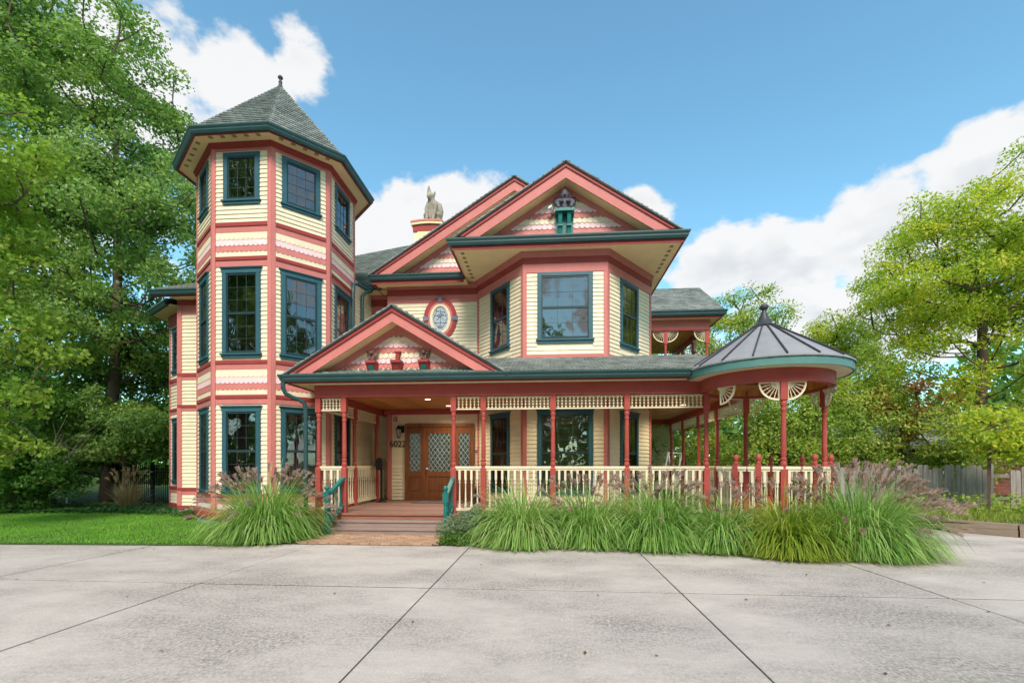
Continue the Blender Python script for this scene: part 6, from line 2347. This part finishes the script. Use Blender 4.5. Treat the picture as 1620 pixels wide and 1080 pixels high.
# wall lantern, number, alarm, bell on the entry wall
F = ENT
W = lambda s_, o, z: F @ Vector((s_, -o, z))
g = empty("wall_lantern", W(.40, .03, 2.55), "black wall lantern left of the front door above the number", "lantern")
b = MB(); b.fbox(F, .42, .52, 2.50, 2.72, .018, .04); b.bar(W(.47, .04, 2.68), W(.40, .14, 2.70), .02); b.build("bracket", "black_iron", g)
c = W(.38, .15, 0)
b = MB(); b.lathe([(.02, 2.72), (.06, 2.66), (.105, 2.62), (.105, 2.61), (.07, 2.605)], 6, Matrix.Translation((c.x, c.y, 0))); b.build("cap", "black_iron", g)
b = MB(); b.lathe([(.045, 2.36), (.07, 2.60)], 6, Matrix.Translation((c.x, c.y, 0))); b.build("lantern_glass", "bevelled_glass", g)
b = MB()
for i in range(6):
    a = 2 * math.pi * i / 6
    b.bar((c.x + .048 * math.cos(a), c.y + .048 * math.sin(a), 2.355), (c.x + .074 * math.cos(a), c.y + .074 * math.sin(a), 2.61), .012)
b.lathe([(.05, 2.33), (.055, 2.36), (.02, 2.32)], 6, Matrix.Translation((c.x, c.y, 0)))
b.build("cage", "black_iron", g)
g = empty("house_number", W(.30, .03, 2.14), "dark house number 6022 on the cream entry wall", "house number")
sx = .035
for dgt in "6022":
    cu = bpy.data.curves.new("digit", "FONT")
    cu.body = dgt
    cu.size = .27
    cu.extrude = .008
    cu.offset = .003
    o = bpy.data.objects.new("digit_tmp", cu)
    COL.objects.link(o)
    dg = bpy.context.evaluated_depsgraph_get()
    me = bpy.data.meshes.new_from_object(o.evaluated_get(dg))
    bpy.data.objects.remove(o)
    me.materials.clear(); me.materials.append(MATS["dark_wood"])
    put("digit", me, g, F @ Matrix.Translation((.015 + sx, -.03, 2.06)) @ Matrix.Rotation(math.radians(90), 4, "X"))
    sx += .132
g = empty("alarm_box", W(.22, .03, 2.92), "small red and white alarm box above the wall lantern", "alarm box")
b = MB(); b.fbox(F, .13, .35, 2.80, 3.04, .018, .028); b.build("back_plate", "cream", g)
b = MB(); b.fbox(F, .19, .29, 2.86, 2.98, .028, .07); b.build("bell_cover", "dark_red", g)
b = MB(); b.fbox(F, .222, .258, 2.885, 2.955, .07, .076); b.build("plate", "rail_cream", g)
# doorbell
g = empty("doorbell", W(2.80, .02, 1.95), "dark round doorbell on the wall right of the door", "doorbell")
b = MB(); b.lathe([(.05, 0), (.05, .015), (.035, .02)], 12, F @ Matrix.Translation((2.80, -.019, 1.92)) @ Matrix.Rotation(math.radians(90), 4, "X")); b.build("escutcheon", "dark_wood", g)
b = MB(); b.lathe([(.016, .02), (.016, .03)], 10, F @ Matrix.Translation((2.80, -.019, 1.92)) @ Matrix.Rotation(math.radians(90), 4, "X")); b.build("button", "white_metal", g)
# door mats
g = empty("door_mat", (-3.3, 13.8, FLOOR), "grey door mat in front of the wooden door", "mat")
b = MB(); b.box(-3.95, -2.45, 13.35, 14.25, FLOOR + .001, FLOOR + .012); b.build("border", "mat_dark", g)
b = MB(); b.box(-3.85, -2.55, 13.42, 14.18, FLOOR + .012, FLOOR + .017); b.build("pile", "mat_grey", g)
# box on a post and small figure by the door
p = (-4.95, 13.75)
g = empty("mailbox", (p[0], p[1], FLOOR), "dark mailbox on a slim black post left of the door", "mailbox")
b = MB(); b.lathe([(.16, 0), (.16, .02), (.05, .04)], 14, Matrix.Translation((p[0], p[1], FLOOR))); b.build("base", "black_iron", g)
b = MB(); b.box(p[0] - .03, p[0] + .03, p[1] - .03, p[1] + .03, FLOOR + .03, FLOOR + .95); b.build("pole", "black_iron", g)
b = MB()
n = 8
arc = [(-.10, 0)] + [(-.10 * math.cos(math.pi * i / n), .26 + .10 * math.sin(math.pi * i / n)) for i in range(n + 1)] + [(.10, 0)]
b.prism([(p[0] + x_, p[1] - .2, FLOOR + .95 + z_) for x_, z_ in arc], (0, .4, 0)); b.build("box", "dark_wood", g)
b = MB(); b.prism([(p[0] + x_ * .9, p[1] - .215, FLOOR + .965 + z_ * .92) for x_, z_ in arc], (0, .014, 0)); b.build("flap", "black_iron", g)
loc = (-2.0, 13.2, FLOOR)
g = empty("porch_figurine", loc, "small black animal figurine on the floor right of the door", "figurine")
fig = [([(0, .08, .12), (0, 0, .2), (0, -.05, .32)], [.10, .09, .07]), ([(0, -.06, .40), (0, -.14, .39)], [.065, .035]), ([(-.04, -.05, .46), (-.05, -.04, .51)], [.02, .006]), ([(.04, -.05, .46), (.05, -.04, .51)], [.02, .006]),
       ([(-.05, -.06, .25), (-.05, -.1, .03)], [.035, .03]), ([(.05, -.06, .25), (.05, -.1, .03)], [.035, .03]), ([(-.09, .08, .08), (-.1, -.02, .03)], [.06, .03]), ([(.09, .08, .08), (.1, -.02, .03)], [.06, .03])]
skin_figure("body", fig, "black_iron", g, Matrix.Translation(loc), .014)
g = empty("glazed_pot", (-1.72, PY - .32, .0), "blue and white glazed pot half hidden by the bush", "pot")
b = MB(); b.lathe([(.12, .04), (.19, .18), (.21, .34), (.17, .45), (.185, .48), (.16, .48), (.14, .42)], 20, Matrix.Translation((-1.72, PY - .32, 0))); b.build("pot_body", "blue_pot", g, 50)
b = MB(); b.lathe([(.214, .30), (.218, .33), (.212, .36)], 20, Matrix.Translation((-1.72, PY - .32, 0)), cap=False); b.build("glaze_band", "white_metal", g, 50)
# porch swing frame seen through the side porch
g = empty("swing_frame", (5.0, 20.6, 0), "white metal swing frame on the grass behind the side porch", "swing")
for k, y in enumerate((20.1, 21.4)):
    b = MB(); b.tube([(4.55 + k * .9, y, -.03), (4.95 + k * .9, y, 2.0)], .03, 6); b.build("leg", "white_metal", g)
    b = MB(); b.tube([(5.35 + k * .9, y, -.03), (4.95 + k * .9, y, 2.0)], .03, 6); b.build("leg", "white_metal", g)
b = MB(); b.tube([(4.95, 20.1, 2.0), (5.85, 21.4, 2.0)], .03, 6); b.build("top_bar", "white_metal", g)
for z in (.5, .85):
    b = MB(); b.bar((5.15, 20.35, z), (5.65, 21.1, z), .06, .30 if z > .6 else .05); b.build("seat" if z < .6 else "backrest", "white_metal", g)
for e in ((5.1, 20.32), (5.7, 21.16)):
    b = MB(); b.tube([(e[0], e[1], .5), (e[0], e[1], 2.0)], .01, 5); b.build("hanger", "white_metal", g)
